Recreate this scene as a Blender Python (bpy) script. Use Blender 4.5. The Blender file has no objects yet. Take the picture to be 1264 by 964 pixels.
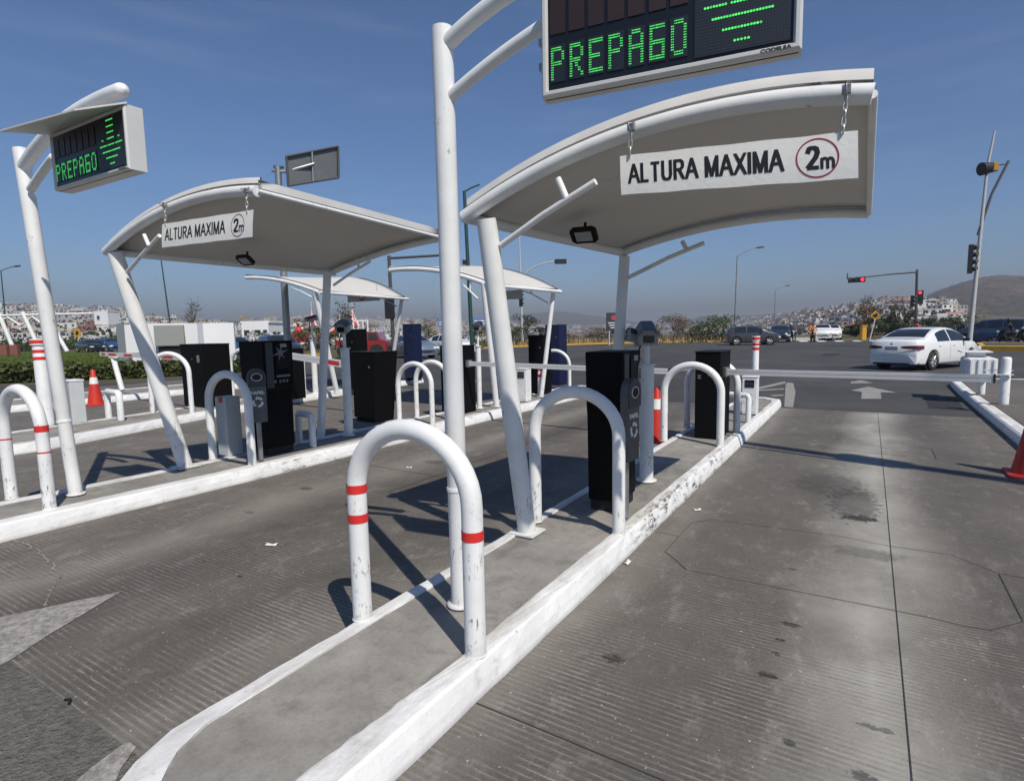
import bpy, bmesh, math, random
from mathutils import Vector, Matrix
from math import sin, cos, pi, radians as rad
rnd = random.Random(7)
S = bpy.context.scene
COL = S.collection

# ------------------------------------------------------------------ camera
FPX, PW, PH = 705.0, 1264.0, 964.0
PITCH, ROLL, YAW, CAMH = rad(6.05), rad(-1.08), rad(31.9), 1.65
fh = Vector((-sin(YAW), cos(YAW), 0)); r0 = Vector((cos(YAW), sin(YAW), 0)); zz = Vector((0, 0, 1))
FW = fh*cos(PITCH) - zz*sin(PITCH); u0 = fh*sin(PITCH) + zz*cos(PITCH)
RT = r0*cos(ROLL) + u0*sin(ROLL); UP = -r0*sin(ROLL) + u0*cos(ROLL)
cd = bpy.data.cameras.new('camera'); cam = bpy.data.objects.new('camera', cd); COL.objects.link(cam)
cd.sensor_fit = 'HORIZONTAL'; cd.sensor_width = 36; cd.lens = 36*FPX/PW
cd.clip_start = 0.05; cd.clip_end = 40000
cam.matrix_world = Matrix.Translation((0, 0, CAMH)) @ Matrix((RT, UP, -FW)).transposed().to_4x4()
S.camera = cam
S.render.resolution_x = 1024; S.render.resolution_y = 780

# ------------------------------------------------------------------ light
SUN_EL, SUN_AZ = rad(49.5), math.atan2(0.866, -0.5)      # azimuth clockwise from +Y
sd = bpy.data.lights.new('sun', 'SUN'); sd.energy = 5.0; sd.angle = rad(0.5); sd.color = (1.0, 0.925, 0.81)
so = bpy.data.objects.new('sun', sd); COL.objects.link(so)
sdir = Vector((sin(SUN_AZ)*cos(SUN_EL), cos(SUN_AZ)*cos(SUN_EL), sin(SUN_EL)))
so.rotation_euler = sdir.to_track_quat('Z', 'Y').to_euler()
W = bpy.data.worlds.new('World'); S.world = W; W.use_nodes = True
wn = W.node_tree.nodes; wl = W.node_tree.links; wn.clear()
sky = wn.new('ShaderNodeTexSky'); sky.sky_type = 'NISHITA'; sky.sun_disc = False
sky.sun_elevation = SUN_EL; sky.sun_rotation = SUN_AZ; sky.altitude = 1900; sky.air_density = 1.3; sky.dust_density = 0.1; sky.ozone_density = 5
bg = wn.new('ShaderNodeBackground'); bg.inputs['Strength'].default_value = 0.090
wo = wn.new('ShaderNodeOutputWorld')
tc = wn.new('ShaderNodeTexCoord'); mp = wn.new('ShaderNodeMapping'); mp.inputs['Scale'].default_value = (1.6, 1.6, 14)
cn = wn.new('ShaderNodeTexNoise'); cn.inputs['Scale'].default_value = 2.2; cn.inputs['Detail'].default_value = 7; cn.inputs['Roughness'].default_value = .55
cr = wn.new('ShaderNodeMapRange'); cr.inputs['From Min'].default_value = .5; cr.inputs['From Max'].default_value = .82; cr.inputs['To Max'].default_value = .08
cm = wn.new('ShaderNodeMixRGB'); cm.inputs['Color2'].default_value = (7.5, 8.2, 9.2, 1)
wl.new(tc.outputs['Generated'], mp.inputs['Vector']); wl.new(mp.outputs[0], cn.inputs['Vector']); wl.new(cn.outputs[0], cr.inputs['Value'])
wl.new(cr.outputs[0], cm.inputs['Fac']); tn = wn.new('ShaderNodeMixRGB'); tn.blend_type = 'MULTIPLY'; tn.inputs['Fac'].default_value = 1; tn.inputs['Color2'].default_value = (.75, .90, 1.07, 1); wl.new(sky.outputs[0], tn.inputs['Color1']); wl.new(tn.outputs[0], cm.inputs['Color1']); wl.new(cm.outputs[0], bg.inputs['Color']); wl.new(bg.outputs[0], wo.inputs['Surface'])
S.view_settings.view_transform = 'Standard'; S.view_settings.look = 'None'; S.view_settings.exposure = 0.0; S.view_settings.gamma = 1
S.view_settings.use_curve_mapping = False
S.render.engine = 'CYCLES'
S.cycles.volume_bounces = 0; S.cycles.max_bounces = 6; S.cycles.volume_max_steps = 64

# ------------------------------------------------------------------ survey helpers: photo point -> place in the world
def ray(u, v): return FW + RT*((u-PW/2)/FPX) + UP*((PH/2-v)/FPX)
def G(u, v, z=0.0):
    d = ray(u, v); t = (z-CAMH)/d.z; p = d*t; return Vector((p.x, p.y, z))
def at(u, v, D):
    d = ray(u, v); p = d*(D/d.dot(fh)); return Vector((p.x, p.y, p.z+CAMH))

# ------------------------------------------------------------------ materials
def nt(name):
    m = bpy.data.materials.new(name); m.use_nodes = True; n = m.node_tree.nodes; l = m.node_tree.links
    return m, n, l, n['Principled BSDF']
def flat(name, c, rough=.5, metal=0, var=.12, scale=6, bump=0.0, spec=.5, coat=0):
    m, n, l, b = nt(name)
    g = n.new('ShaderNodeNewGeometry'); t = n.new('ShaderNodeTexNoise'); t.inputs['Scale'].default_value = scale; t.inputs['Detail'].default_value = 5
    l.new(g.outputs['Position'], t.inputs['Vector'])
    x = n.new('ShaderNodeMixRGB'); x.inputs['Color1'].default_value = (*[v*(1-var) for v in c], 1); x.inputs['Color2'].default_value = (*[min(1, v*(1+var)) for v in c], 1)
    l.new(t.outputs[0], x.inputs['Fac']); l.new(x.outputs[0], b.inputs['Base Color'])
    b.inputs['Roughness'].default_value = rough; b.inputs['Metallic'].default_value = metal; b.inputs['Specular IOR Level'].default_value = spec
    b.inputs['Coat Weight'].default_value = coat
    if bump:
        bp = n.new('ShaderNodeBump'); bp.inputs['Strength'].default_value = bump; bp.inputs['Distance'].default_value = .01
        t2 = n.new('ShaderNodeTexNoise'); t2.inputs['Scale'].default_value = scale*8; t2.inputs['Detail'].default_value = 4; l.new(g.outputs['Position'], t2.inputs['Vector'])
        l.new(t2.outputs[0], bp.inputs['Height']); l.new(bp.outputs[0], b.inputs['Normal'])
    return m
class NT:
    """small node-graph builder"""
    def __init__(s, name):
        s.m, s.n, s.l, s.b = nt(name); s.pos = s.n.new('ShaderNodeNewGeometry').outputs['Position']
    def noise(s, scale, detail=4, rough=.5, vec=None, dist=0):
        t = s.n.new('ShaderNodeTexNoise'); t.inputs['Scale'].default_value = scale; t.inputs['Detail'].default_value = detail; t.inputs['Roughness'].default_value = rough; t.inputs['Distortion'].default_value = dist
        s.l.new(vec or s.pos, t.inputs['Vector']); return t.outputs[0]
    def map(s, sc=(1,1,1), loc=(0,0,0), rot=(0,0,0)):
        t = s.n.new('ShaderNodeMapping'); t.inputs['Scale'].default_value = sc; t.inputs['Location'].default_value = loc; t.inputs['Rotation'].default_value = rot
        s.l.new(s.pos, t.inputs['Vector']); return t.outputs[0]
    def rng(s, v, a, b, c=0, d=1):
        t = s.n.new('ShaderNodeMapRange'); s.l.new(v, t.inputs['Value'])
        for k, q in zip(('From Min','From Max','To Min','To Max'), (a,b,c,d)): t.inputs[k].default_value = q
        return t.outputs[0]
    def math(s, op, a, b=None, c=None):
        t = s.n.new('ShaderNodeMath'); t.operation = op
        for i, q in enumerate((a, b, c)):
            if q is None: continue
            if isinstance(q, (int, float)): t.inputs[i].default_value = q
            else: s.l.new(q, t.inputs[i])
        return t.outputs[0]
    def sep(s):
        t = s.n.new('ShaderNodeSeparateXYZ'); s.l.new(s.pos, t.inputs[0]); return t.outputs
    def mix(s, f, a, b, mode='MIX'):
        t = s.n.new('ShaderNodeMixRGB'); t.blend_type = mode
        for k, q in zip(('Fac','Color1','Color2'), (f,a,b)):
            if isinstance(q, (int, float)): t.inputs[k].default_value = q
            elif isinstance(q, tuple): t.inputs[k].default_value = (*q[:3], 1)
            else: s.l.new(q, t.inputs[k])
        return t.outputs[0]
    def bump(s, h, st=.5, dist=.01):
        t = s.n.new('ShaderNodeBump'); t.inputs['Strength'].default_value = st; t.inputs['Distance'].default_value = dist; s.l.new(h, t.inputs['Height']); s.l.new(t.outputs[0], s.b.inputs['Normal'])
    def done(s, c, rough=.8, spec=.4):
        s.l.new(c, s.b.inputs['Base Color'])
        if isinstance(rough, float): s.b.inputs['Roughness'].default_value = rough
        else: s.l.new(rough, s.b.inputs['Roughness'])
        s.b.inputs['Specular IOR Level'].default_value = spec
        return s.m

def concrete_lane():
    g = NT('lane_concrete'); x, y, z = g.sep()[:3]
    base = g.mix(g.rng(g.noise(.9, 6, .6), .3, .7), (.122,.109,.094), (.200,.183,.160))
    base = g.mix(g.rng(g.noise(75, 3, .8), .38, .62), base, g.mix(1, base, (.62,.62,.62), 'MULTIPLY')); base = g.mix(g.rng(g.noise(11, 7, .78), .46, .64, 0, .55), base, (.100,.094,.087)); base = g.mix(g.rng(g.noise(6, 7, .75, vec=g.map((1,.5,1), loc=(4,2,0))), .54, .66, 0, .5), base, (.30,.288,.265))
    # worn pale wheel gap down each lane: pale streak with oily dark flanks
    def streak(x0, w, col, amt):
        d = g.math('ABSOLUTE', g.math('SUBTRACT', g.math('ADD', x, g.rng(g.noise(.45, 2), .3, .7, -.16, .16)), x0))
        return g.math('MULTIPLY', g.rng(d, w, 0), g.rng(g.noise(1.3, 5, .65), .3, .62, amt*.3, amt))
    base = g.mix(streak(.12, .50, 0, .95), base, (.38,.37,.335))
    base = g.mix(streak(-1.35, .22, 0, .6), base, (.24,.232,.21))
    base = g.mix(streak(-4.75, .45, 0, .8), base, (.25,.232,.20))
    base = g.mix(streak(-2.5, .35, 0, .6), base, (.22,.206,.18))
    base = g.mix(streak(-4.1, .75, 0, .9), base, (.066,.059,.051))
    base = g.mix(streak(-5.6, .32, 0, .7), base, (.095,.087,.077))
    base = g.mix(streak(-3.1, .45, 0, .75), base, (.075,.067,.058))
    base = g.mix(streak(.85, .5, 0, .8), base, (.082,.076,.069))
    base = g.mix(streak(-.75, .5, 0, .7), base, (.095,.086,.076))
    # oil stains
    def blob(cx, cy, rx, ry, amt, col=(.035,.033,.032)):
        dx = g.math('DIVIDE', g.math('SUBTRACT', x, cx), rx); dy = g.math('DIVIDE', g.math('SUBTRACT', y, cy), ry)
        d = g.math('ADD', g.math('MULTIPLY', dx, dx), g.math('MULTIPLY', dy, dy)); d = g.math('ADD', d, g.rng(g.noise(14 if rx > .13 else 34, 6, .78), .32, .68, -.9, .9))
        return g.rng(d, .95, .55, 0, amt), col
    for q in ((-.05,6.0,.24,.60,.6),(.0,5.55,.14,.10,.95),(-.28,6.6,.35,.5,.45),(.05,4.7,.25,.12,.4),(-.3,3.35,.06,.03,.9),(-.33,3.15,.03,.02,.9),(-.33,3.0,.03,.02,.9),(-.34,2.78,.05,.03,.95),
              (-1.02,2.55,.06,.045,.9),(.05,2.3,.05,.03,.7),(-.2,2.35,.03,.02,.8),(.1,2.62,.08,.02,.6),(-.37,4.15,.035,.02,.8),(.45,2.3,.06,.03,.6),(-5.05,3.9,.1,.06,.7),(-4.6,5.5,.2,.1,.5),(-3.6,2.2,.025,.02,.9),(-4.85,3.1,.08,.04,.5)):
        f, c = blob(*q); base = g.mix(f, base, c)
    # small pale specks of grit
    sp = g.rng(g.noise(55, 1, .5), .74, .78); base = g.mix(g.math('MULTIPLY', sp, .7), base, (.5,.49,.46))
    # rake grooves across the lane, 38 mm apart, worn away in places
    yy = g.math('ADD', y, g.rng(g.noise(3.2, 3, .6), -.0, 1, -.004, .004))
    w = g.math('SINE', g.math('MULTIPLY', yy, 2*pi/.034))
    mask = g.math('MULTIPLY', g.rng(g.noise(1.6, 4, .65, dist=.4), .40, .62), g.rng(g.noise(30, 5, .75, vec=g.map((.3,1,1))), .40, .56, .1, 1))
    fade = g.rng(y, 7.5, 3.0, .0, 1)
    mask = g.math('MULTIPLY', mask, fade)
    base = g.mix(g.math('MULTIPLY', g.rng(w, .62, .98), g.math('MULTIPLY', mask, .42)), base, (.45,.43,.39))
    base = g.mix(g.math('MULTIPLY', g.rng(w, -.5, -.95), g.math('MULTIPLY', mask, .45)), base, (.045,.041,.036))
    h = g.math('ADD', g.math('MULTIPLY', w, g.math('MULTIPLY', mask, .22)), g.noise(90, 4, .8))
    g.bump(h, .6, .005)
    return g.done(base, g.rng(g.noise(2.5, 4), .3, .7, .62, .9), .35)
def asphalt(name, a, b, grain, bump, dist=.01):
    g = NT(name)
    c = g.mix(g.rng(g.noise(.35, 5, .6), .3, .7), a, b)
    gr = g.noise(grain, 3, .75)
    c = g.mix(g.rng(gr, .35, .7, 0, .8), c, g.mix(1, c, (2.0,2.0,1.95), 'MULTIPLY'))
    c = g.mix(g.rng(g.noise(.12, 4, .7, vec=g.map((1.0,.22,1))), .45, .75, 0, .5), c, tuple(v*.6 for v in a))
    g.bump(gr, bump, dist)
    return g.done(c, .85, .35)
def kerb_paint():
    g = NT('kerb_white_paint'); x, y, z = g.sep()[:3]
    c = g.mix(g.rng(g.noise(3, 6, .7), .35, .7), (.66,.67,.68), (.80,.81,.82))
    # scuffed patches where tyres rub
    f = g.rng(g.noise(5.5, 9, .78), .56, .68, 0, .75); c = g.mix(f, c, (.40,.38,.35))
    f = g.rng(g.noise(26, 6, .7, vec=g.map((1,.45,1))), .64, .70, 0, .8)
    m2 = g.rng(g.noise(1.1, 2), .48, .6); c = g.mix(g.math('MULTIPLY', f, m2), c, (.07,.065,.06))
    zone = g.math('MULTIPLY', g.rng(g.math('ABSOLUTE', g.math('SUBTRACT', y, 5.6)), 1.9, 1.2), g.rng(g.math('ABSOLUTE', g.math('SUBTRACT', x, -1.44)), .10, .05))
    f = g.math('MULTIPLY', g.rng(g.noise(16, 9, .8, vec=g.map((1,.32,1.3))), .51, .57), g.rng(g.noise(2.6, 3), .36, .48)); c = g.mix(g.math('MULTIPLY', g.math('MULTIPLY', f, zone), .92), c, (.035,.033,.03))
    zone = g.math('MULTIPLY', g.rng(g.math('ABSOLUTE', g.math('SUBTRACT', y, 5.2)), 2.2, 1.5), g.rng(g.math('ABSOLUTE', g.math('SUBTRACT', x, -5.87)), .10, .05))
    f = g.math('MULTIPLY', g.rng(g.noise(16, 9, .8, vec=g.map((1,.32,1.3))), .54, .61), g.rng(g.noise(2.6, 3), .38, .50)); c = g.mix(g.math('MULTIPLY', g.math('MULTIPLY', f, zone), .85), c, (.05,.047,.04))
    topd = g.math('MULTIPLY', g.rng(z, .142, .149), g.rng(g.noise(5, 8, .75, vec=g.map((1,.28,1))), .40, .66, 0, .75)); c = g.mix(topd, c, (.36,.34,.30))
    c = g.mix(g.rng(z, .035, 0, 0, .6), c, (.22,.205,.18))
    g.bump(g.noise(30, 6, .7), .5, .008)
    return g.done(c, .75, .3)
def island_concrete():
    g = NT('island_concrete')
    c = g.mix(g.rng(g.noise(1.8, 6, .65), .3, .7), (.19,.18,.165), (.36,.345,.315))
    c = g.mix(g.rng(g.noise(9, 5, .7), .50, .70, 0, .55), c, (.13,.122,.11)); c = g.mix(g.rng(g.noise(2.3, 7, .75, vec=g.map((1,.4,1), loc=(3,1,0))), .55, .66, 0, .6), c, (.12,.112,.10))
    c = g.mix(g.rng(g.noise(60, 3, .7), .3, .8, 0, .35), c, (.12,.115,.11))
    g.bump(g.noise(45, 5, .7), .4, .006)
    return g.done(c, .9, .3)
def white_steel():
    g = NT('white_steel'); zz_ = g.sep()[2]
    c = g.mix(g.rng(g.noise(4, 5, .6), .35, .7), (.70,.72,.73), (.80,.81,.81))
    f = g.math('MULTIPLY', g.rng(g.noise(17, 8, .75, vec=g.map((1,1,.35))), .60, .66), g.rng(g.noise(2.1, 2), .5, .62, 0, .85))
    c = g.mix(f, c, (.13,.12,.11))
    f = g.math('MULTIPLY', g.rng(g.noise(46, 7, .8, vec=g.map((1,1,.30))), .55, .60), g.math('MULTIPLY', g.rng(zz_, 1.0, .45), g.rng(g.noise(6, 3), .50, .56))); c = g.mix(g.math('MULTIPLY', f, .85), c, (.07,.06,.055))
    c = g.mix(g.rng(zz_, .23, .15, 0, .35), c, (.42,.40,.36))
    c = g.mix(g.rng(g.noise(60, 3, .6), .68, .74, 0, .5), c, (.3,.28,.25))
    g.bump(g.math('ADD', g.noise(16, 4, .6), g.math('MULTIPLY', g.noise(90, 3), .3)), .22, .004)
    return g.done(c, g.rng(g.noise(9, 5), .3, .7, .36, .62), .45)
def worn_paint():
    g = NT('worn_road_paint')
    f = g.rng(g.noise(24, 6, .8), .40, .60)
    c = g.mix(f, (.17,.16,.15), (.36,.35,.33)); c = g.mix(g.rng(g.noise(6, 4), .55, .7, 0, .6), c, (.17,.16,.15))
    g.bump(g.noise(60, 3), .3, .004); return g.done(c, .85, .3)
def ground_mat():
    g = NT('dry_scrub_ground')
    c = g.mix(g.rng(g.noise(.06, 6, .7), .35, .65), (.16,.125,.075), (.075,.08,.04))
    c = g.mix(g.rng(g.noise(.7, 6, .7), .35, .7, 0, .6), c, (.06,.065,.03))
    return g.done(c, .95, .2)
def hill_mat():
    g = NT('dry_brown_hillside'); x, y, z = g.sep()[:3]
    c = g.mix(g.rng(g.noise(.009, 6, .65, vec=g.map((1,1,3))), .35, .65), (.15,.10,.065), (.085,.066,.04))
    c = g.mix(g.rng(g.noise(.030, 8, .85, vec=g.map((1,1,2.5))), .46, .56, 0, .9), c, (.035,.038,.018))
    c = g.mix(g.math('MULTIPLY', g.rng(z, 75, 15), g.rng(g.noise(.02, 7, .8), .36, .52, 0, .85)), c, (.030,.034,.016))
    c = g.mix(g.rng(g.noise(.03, 6, .8, vec=g.map((1,1,6), loc=(9,3,0))), .56, .64, 0, .7), c, (.27,.20,.14))
    return g.done(c, .95, .1)
def lawn_mat():
    g = NT('lawn_grass')
    c = g.mix(g.rng(g.noise(.5, 5, .6, vec=g.map((1,1,1))), .35, .65), (.07,.11,.022), (.12,.15,.035)); c = g.mix(g.rng(g.noise(14, 4, .8), .4, .7, 0, .6), c, (.04,.07,.015))
    g.bump(g.noise(25, 3), .8, .05); return g.done(c, .9, .1)
def emit(name, c, s):
    m, n, l, b = nt(name); b.inputs['Base Color'].default_value = (*[v*.3 for v in c], 1)
    b.inputs['Emission Color'].default_value = (*c, 1); b.inputs['Emission Strength'].default_value = s
    g = n.new('ShaderNodeNewGeometry'); t = n.new('ShaderNodeTexNoise'); t.inputs['Scale'].default_value = 90; r = n.new('ShaderNodeMapRange'); r.inputs['From Min'].default_value = .35; r.inputs['From Max'].default_value = .6; r.inputs['To Min'].default_value = s*.55; r.inputs['To Max'].default_value = s*1.1
    l.new(g.outputs['Position'], t.inputs['Vector']); l.new(t.outputs[0], r.inputs['Value']); l.new(r.outputs[0], b.inputs['Emission Strength']); return m
def leaf_mat(name, a, b_):
    g = NT(name)
    g.b.inputs['Subsurface Weight'].default_value = 0
    return g.done(g.mix(g.rng(g.noise(2.5, 3), .35, .65), a, b_), .6, .25)
M = dict(
 lane=concrete_lane(), road=asphalt('road_asphalt', (.033,.033,.035), (.058,.057,.056), 30, .35), old=asphalt('coarse_old_asphalt', (.055,.053,.050), (.115,.11,.10), 26, 1.0, .03),
 patch=asphalt('dark_asphalt_patch', (.018,.018,.02), (.024,.024,.025), 40, .4), platform=asphalt('platform_asphalt', (.075,.070,.063), (.11,.10,.092), 35, .5),
 kerb=kerb_paint(), island=island_concrete(), steel=white_steel(), paint=worn_paint(), ground=ground_mat(), hill=hill_mat(), lawn=lawn_mat(),
 yellow_kerb=flat('yellow_kerb_paint', (.50,.30,.04), .8, var=.3, scale=3), joint=flat('joint_sealant', (.045,.042,.038), .9), crackpale=flat('pale_crack_dust', (.30,.28,.24), .9, var=.4, scale=40),
 red=flat('red_reflective_tape', (.62,.03,.025), .4, var=.15, scale=20), darkred=flat('dark_red_ink', (.28,.02,.035), .5), black=flat('black_powder_coat', (.006,.006,.007), .5, var=.25, scale=8, bump=.05, spec=.2), dull_black=flat('dull_black', (.01,.01,.011), .75),
 cabinet=flat('black_cabinet_steel', (.0035,.0035,.004), .6, var=.3, scale=5, spec=.12), greypanel=flat('dark_grey_panel', (.045,.048,.054), .45, var=.15), midgrey=flat('mid_grey_plastic', (.30,.32,.33), .5), ltgrey=flat('light_grey_box', (.50,.53,.54), .5, var=.1),
 binsteel=flat('bin_steel', (.13,.135,.14), .45, metal=.6, var=.3, scale=14), brushed=flat('galvanised_steel', (.34,.35,.36), .42, metal=.75, var=.25, scale=14), alu=flat('white_boom_profile', (.70,.70,.70), .4, var=.08), chain=flat('chain_steel', (.55,.54,.52), .35, metal=.7),
 roof=flat('canopy_membrane', (.56,.55,.52), .7, var=.09, scale=1.8, bump=.12), banner=flat('vinyl_banner', (.80,.80,.78), .5, var=.05, scale=5, bump=.15), ink=flat('black_ink', (.012,.012,.014), .5),
 frame=flat('sign_frame', (.62,.62,.60), .45, metal=.2, var=.08), face=flat('led_board_face', (.005,.006,.009), .35, var=.3, scale=30), module=flat('unlit_led_module', (.022,.010,.010), .5, var=.4, scale=60), module_b=flat('led_matrix_module', (.010,.014,.024), .45, var=.3, scale=60),
 led=emit('lit_green_led', (.09,.85,.15), 1.0), ledoff=flat('unlit_led', (.05,.065,.085), .3), glass=flat('dark_glass', (.015,.018,.02), .08, spec=.8), lens=flat('camera_window', (.006,.006,.008), .1, spec=.8),
 cone=flat('red_cone_plastic', (.52,.030,.014), .5, var=.15, scale=12), cone_dark=flat('faded_cone_plastic', (.42,.025,.025), .6, var=.3, scale=12), reflective=flat('white_reflective', (.78,.78,.76), .4),
 carwhite=flat('white_car_paint', (.80,.81,.82), .22, var=.02, coat=1), cargrey=flat('grey_car_paint', (.035,.037,.045), .3, coat=1), cardark=flat('dark_car_paint', (.018,.02,.028), .2, coat=1), carblue=flat('blue_car_paint', (.022,.06,.14), .22, coat=1), carred=flat('red_truck_paint', (.26,.012,.016), .3, coat=1), carsilver=flat('silver_blue_paint', (.22,.27,.33), .25, metal=.4, coat=1),
 tyre=flat('tyre_rubber', (.016,.016,.016), .85), rim=flat('alloy_rim', (.52,.53,.54), .3, metal=.6), taillight=flat('tail_lamp_red', (.10,.005,.008), .15, spec=.8), headlight=flat('head_lamp', (.7,.72,.75), .15, spec=.8), plate=flat('number_plate', (.42,.42,.42), .5),
 navy=flat('navy_cabinet', (.004,.009,.045), .4, var=.15), greenpole=flat('green_pole_paint', (.015,.055,.050), .5), pole=flat('grey_pole_paint', (.20,.21,.22), .5, metal=.3), palepole=flat('pale_pole', (.45,.46,.46), .5), darkpole=flat('dark_pole', (.06,.062,.065), .5),
 signal=flat('signal_black', (.014,.014,.015), .5), amber=flat('amber_housing', (.32,.19,.03), .5), redlamp=emit('lit_red_signal', (1.0,.06,.08), 1.6), yellow=flat('yellow_paint', (.50,.27,.02), .6, var=.15), wallwhite=flat('white_render', (.74,.75,.77), .85, var=.06, scale=.8), wallgrey=flat('grey_render', (.42,.44,.46), .85, var=.08), panelgrey=flat('grey_door', (.30,.31,.29), .6, var=.08),
 bark=flat('bark', (.10,.075,.055), .9, var=.35, scale=8), leaf=leaf_mat('green_leaf', (.030,.055,.014), (.075,.105,.028)), leafdark=leaf_mat('dark_leaf', (.018,.030,.010), (.045,.062,.020)), leafbrown=leaf_mat('brown_leaf', (.085,.055,.022), (.16,.105,.045)), hedge=leaf_mat('hedge_leaf', (.028,.042,.010), (.085,.10,.028)), leafgrey=leaf_mat('grey_green_leaf', (.06,.068,.04), (.10,.105,.06)),
 skin=flat('skin', (.35,.2,.14), .6), orange=flat('orange_cloth', (.75,.22,.05), .8), darkcloth=flat('dark_cloth', (.02,.022,.03), .8), bluecloth=flat('light_blue_cloth', (.35,.5,.6), .8), redcloth=flat('red_cloth', (.35,.03,.05), .8), helmet=flat('helmet', (.03,.03,.035), .2), helmetw=flat('pale_helmet', (.5,.5,.5), .2),
 tent=flat('red_tent_cloth', (.62,.03,.03), .7), tentw=flat('white_tent_cloth', (.78,.76,.74), .7), blueboard=flat('blue_board', (.08,.2,.5), .6), graffiti=flat('scuff_ink', (.03,.03,.035), .8), greyback=flat('sign_back_grey', (.13,.145,.15), .5, metal=.3, var=.15), signred=flat('sign_red', (.5,.04,.05), .5), paper=flat('paper', (.7,.7,.68), .8), terracotta=flat('terracotta', (.20,.07,.05), .8), roofedge=flat('roof_edge_trim', (.58,.58,.57), .5, metal=.0, var=.15, scale=5), sticker=flat('sticker_grey', (.16,.165,.17), .5),
)

# ------------------------------------------------------------------ mesh helpers
class MB:
    def __init__(s): s.v = []; s.f = []; s.mi = []; s.ms = []; s.smooth = []
    def _m(s, m):
        if m is None: return 0
        if m not in s.ms: s.ms.append(m)
        return s.ms.index(m)
    def face(s, pts, m=None, sm=False):
        k = len(s.v); s.v += [tuple(p) for p in pts]; s.f.append(tuple(range(k, k+len(pts)))); s.mi.append(s._m(m)); s.smooth.append(sm)
    def grid(s, rows, m=None, sm=True, closed=False):
        k = len(s.v); n = len(rows[0])
        for r in rows: s.v += [tuple(p) for p in r]
        for i in range(len(rows)-1):
            for j in range(n if closed else n-1):
                a = k+i*n+j; b = k+i*n+(j+1) % n; s.f.append((a, b, b+n, a+n)); s.mi.append(s._m(m)); s.smooth.append(sm)
        return s
    def box(s, c, d, rz=0, m=None, taper=1.0):
        cx, cy, cz = c; hx, hy, hz = d[0]/2, d[1]/2, d[2]/2; P = []
        for z, t in ((-hz, 1.0), (hz, taper)):
            for x, y in ((-hx,-hy),(hx,-hy),(hx,hy),(-hx,hy)):
                x *= t; y *= t; P.append((cx+x*cos(rz)-y*sin(rz), cy+x*sin(rz)+y*cos(rz), cz+z))
        k = len(s.v); s.v += P
        for q in ((3,2,1,0),(4,5,6,7),(0,1,5,4),(1,2,6,5),(2,3,7,6),(3,0,4,7)): s.f.append(tuple(k+i for i in q)); s.mi.append(s._m(m)); s.smooth.append(False)
        return s
    def tube(s, pts, r, n=14, m=None, cap=True, closed=False):
        pts = [Vector(p) for p in pts]; R = r if isinstance(r, (list, tuple)) else [r]*len(pts)
        N = len(pts); T = []
        for i in range(N):
            a = pts[(i-1) % N] if (i or closed) else pts[0]; b = pts[(i+1) % N] if (i < N-1 or closed) else pts[-1]
            T.append((b-a).normalized())
        up = Vector((0,0,1)) if abs(T[0].z) < .9 else Vector((0,1,0))
        x = T[0].cross(up).normalized(); rows = []
        for i in range(N):
            x = (x - T[i]*x.dot(T[i])).normalized(); y = T[i].cross(x)
            rows.append([pts[i] + (x*cos(2*pi*j/n) + y*sin(2*pi*j/n))*R[i] for j in range(n)])
        if closed: rows.append(rows[0])
        s.grid(rows, m, True, True)
        if cap and not closed: s.face(rows[0], m); s.face(rows[-1][::-1], m)
        return s
    def lathe(s, prof, c=(0,0,0), n=20, m=None, sm=True):
        rows = [[(c[0]+r*cos(2*pi*j/n), c[1]+r*sin(2*pi*j/n), c[2]+z) for j in range(n)] for r, z in prof]
        s.grid(rows, m, sm, True)
        if prof[0][0] > 1e-4: s.face(rows[0], m)
        if prof[-1][0] > 1e-4: s.face(rows[-1][::-1], m)
        return s
    def prism(s, poly, z0, z1, m=None):
        k = len(poly); b = [(p[0], p[1], z0) for p in poly]; t = [(p[0], p[1], z1) for p in poly]
        s.face(b[::-1], m); s.face(t, m)
        for i in range(k): s.face([b[i], b[(i+1) % k], t[(i+1) % k], t[i]], m)
        return s
    def slab(s, o, ax, ay, poly, th, m=None):
        """extrude a 2D outline in the plane o,ax,ay by th along ax x ay"""
        o, ax, ay = Vector(o), Vector(ax), Vector(ay); nn = ax.cross(ay).normalized()*th; k = len(poly)
        a = [o+ax*p[0]+ay*p[1] for p in poly]; b = [p+nn for p in a]
        s.face(a[::-1], m); s.face(b, m)
        for i in range(k): s.face([a[i], a[(i+1) % k], b[(i+1) % k], b[i]], m)
        return s
    def build(s, name, mat=None, parent=None, bevel=0, weld=False, seg=2, orig=None):
        me = bpy.data.meshes.new(name)
        v = s.v
        me.from_pydata(v, [], s.f); me.polygons.foreach_set('use_smooth', s.smooth)
        if mat is not None: me.materials.append(mat)
        else:
            for q in s.ms: me.materials.append(q)
            me.polygons.foreach_set('material_index', s.mi)
        bm = bmesh.new(); bm.from_mesh(me)
        if weld: bmesh.ops.remove_doubles(bm, verts=bm.verts, dist=1e-4)
        if weld != 'open': bmesh.ops.recalc_face_normals(bm, faces=bm.faces)
        bm.to_mesh(me); bm.free(); me.update()
        o = bpy.data.objects.new(name, me); COL.objects.link(o)
        if parent is not None:
            o.parent = parent; o.matrix_parent_inverse = Matrix.Identity(4)
            # meshes are written in world coordinates: bring them into the parent's frame
            q = parent; mt = Matrix.Identity(4)
            while q is not None: mt = Matrix.LocRotScale(q.location, q.rotation_euler, q.scale) @ mt; q = q.parent
            if mt != Matrix.Identity(4): me.transform(mt.inverted())
        if bevel:
            b = o.modifiers.new('bevel', 'BEVEL'); b.width = bevel; b.segments = seg; b.limit_method = 'ANGLE'; b.angle_limit = rad(35)
        return o
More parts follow.
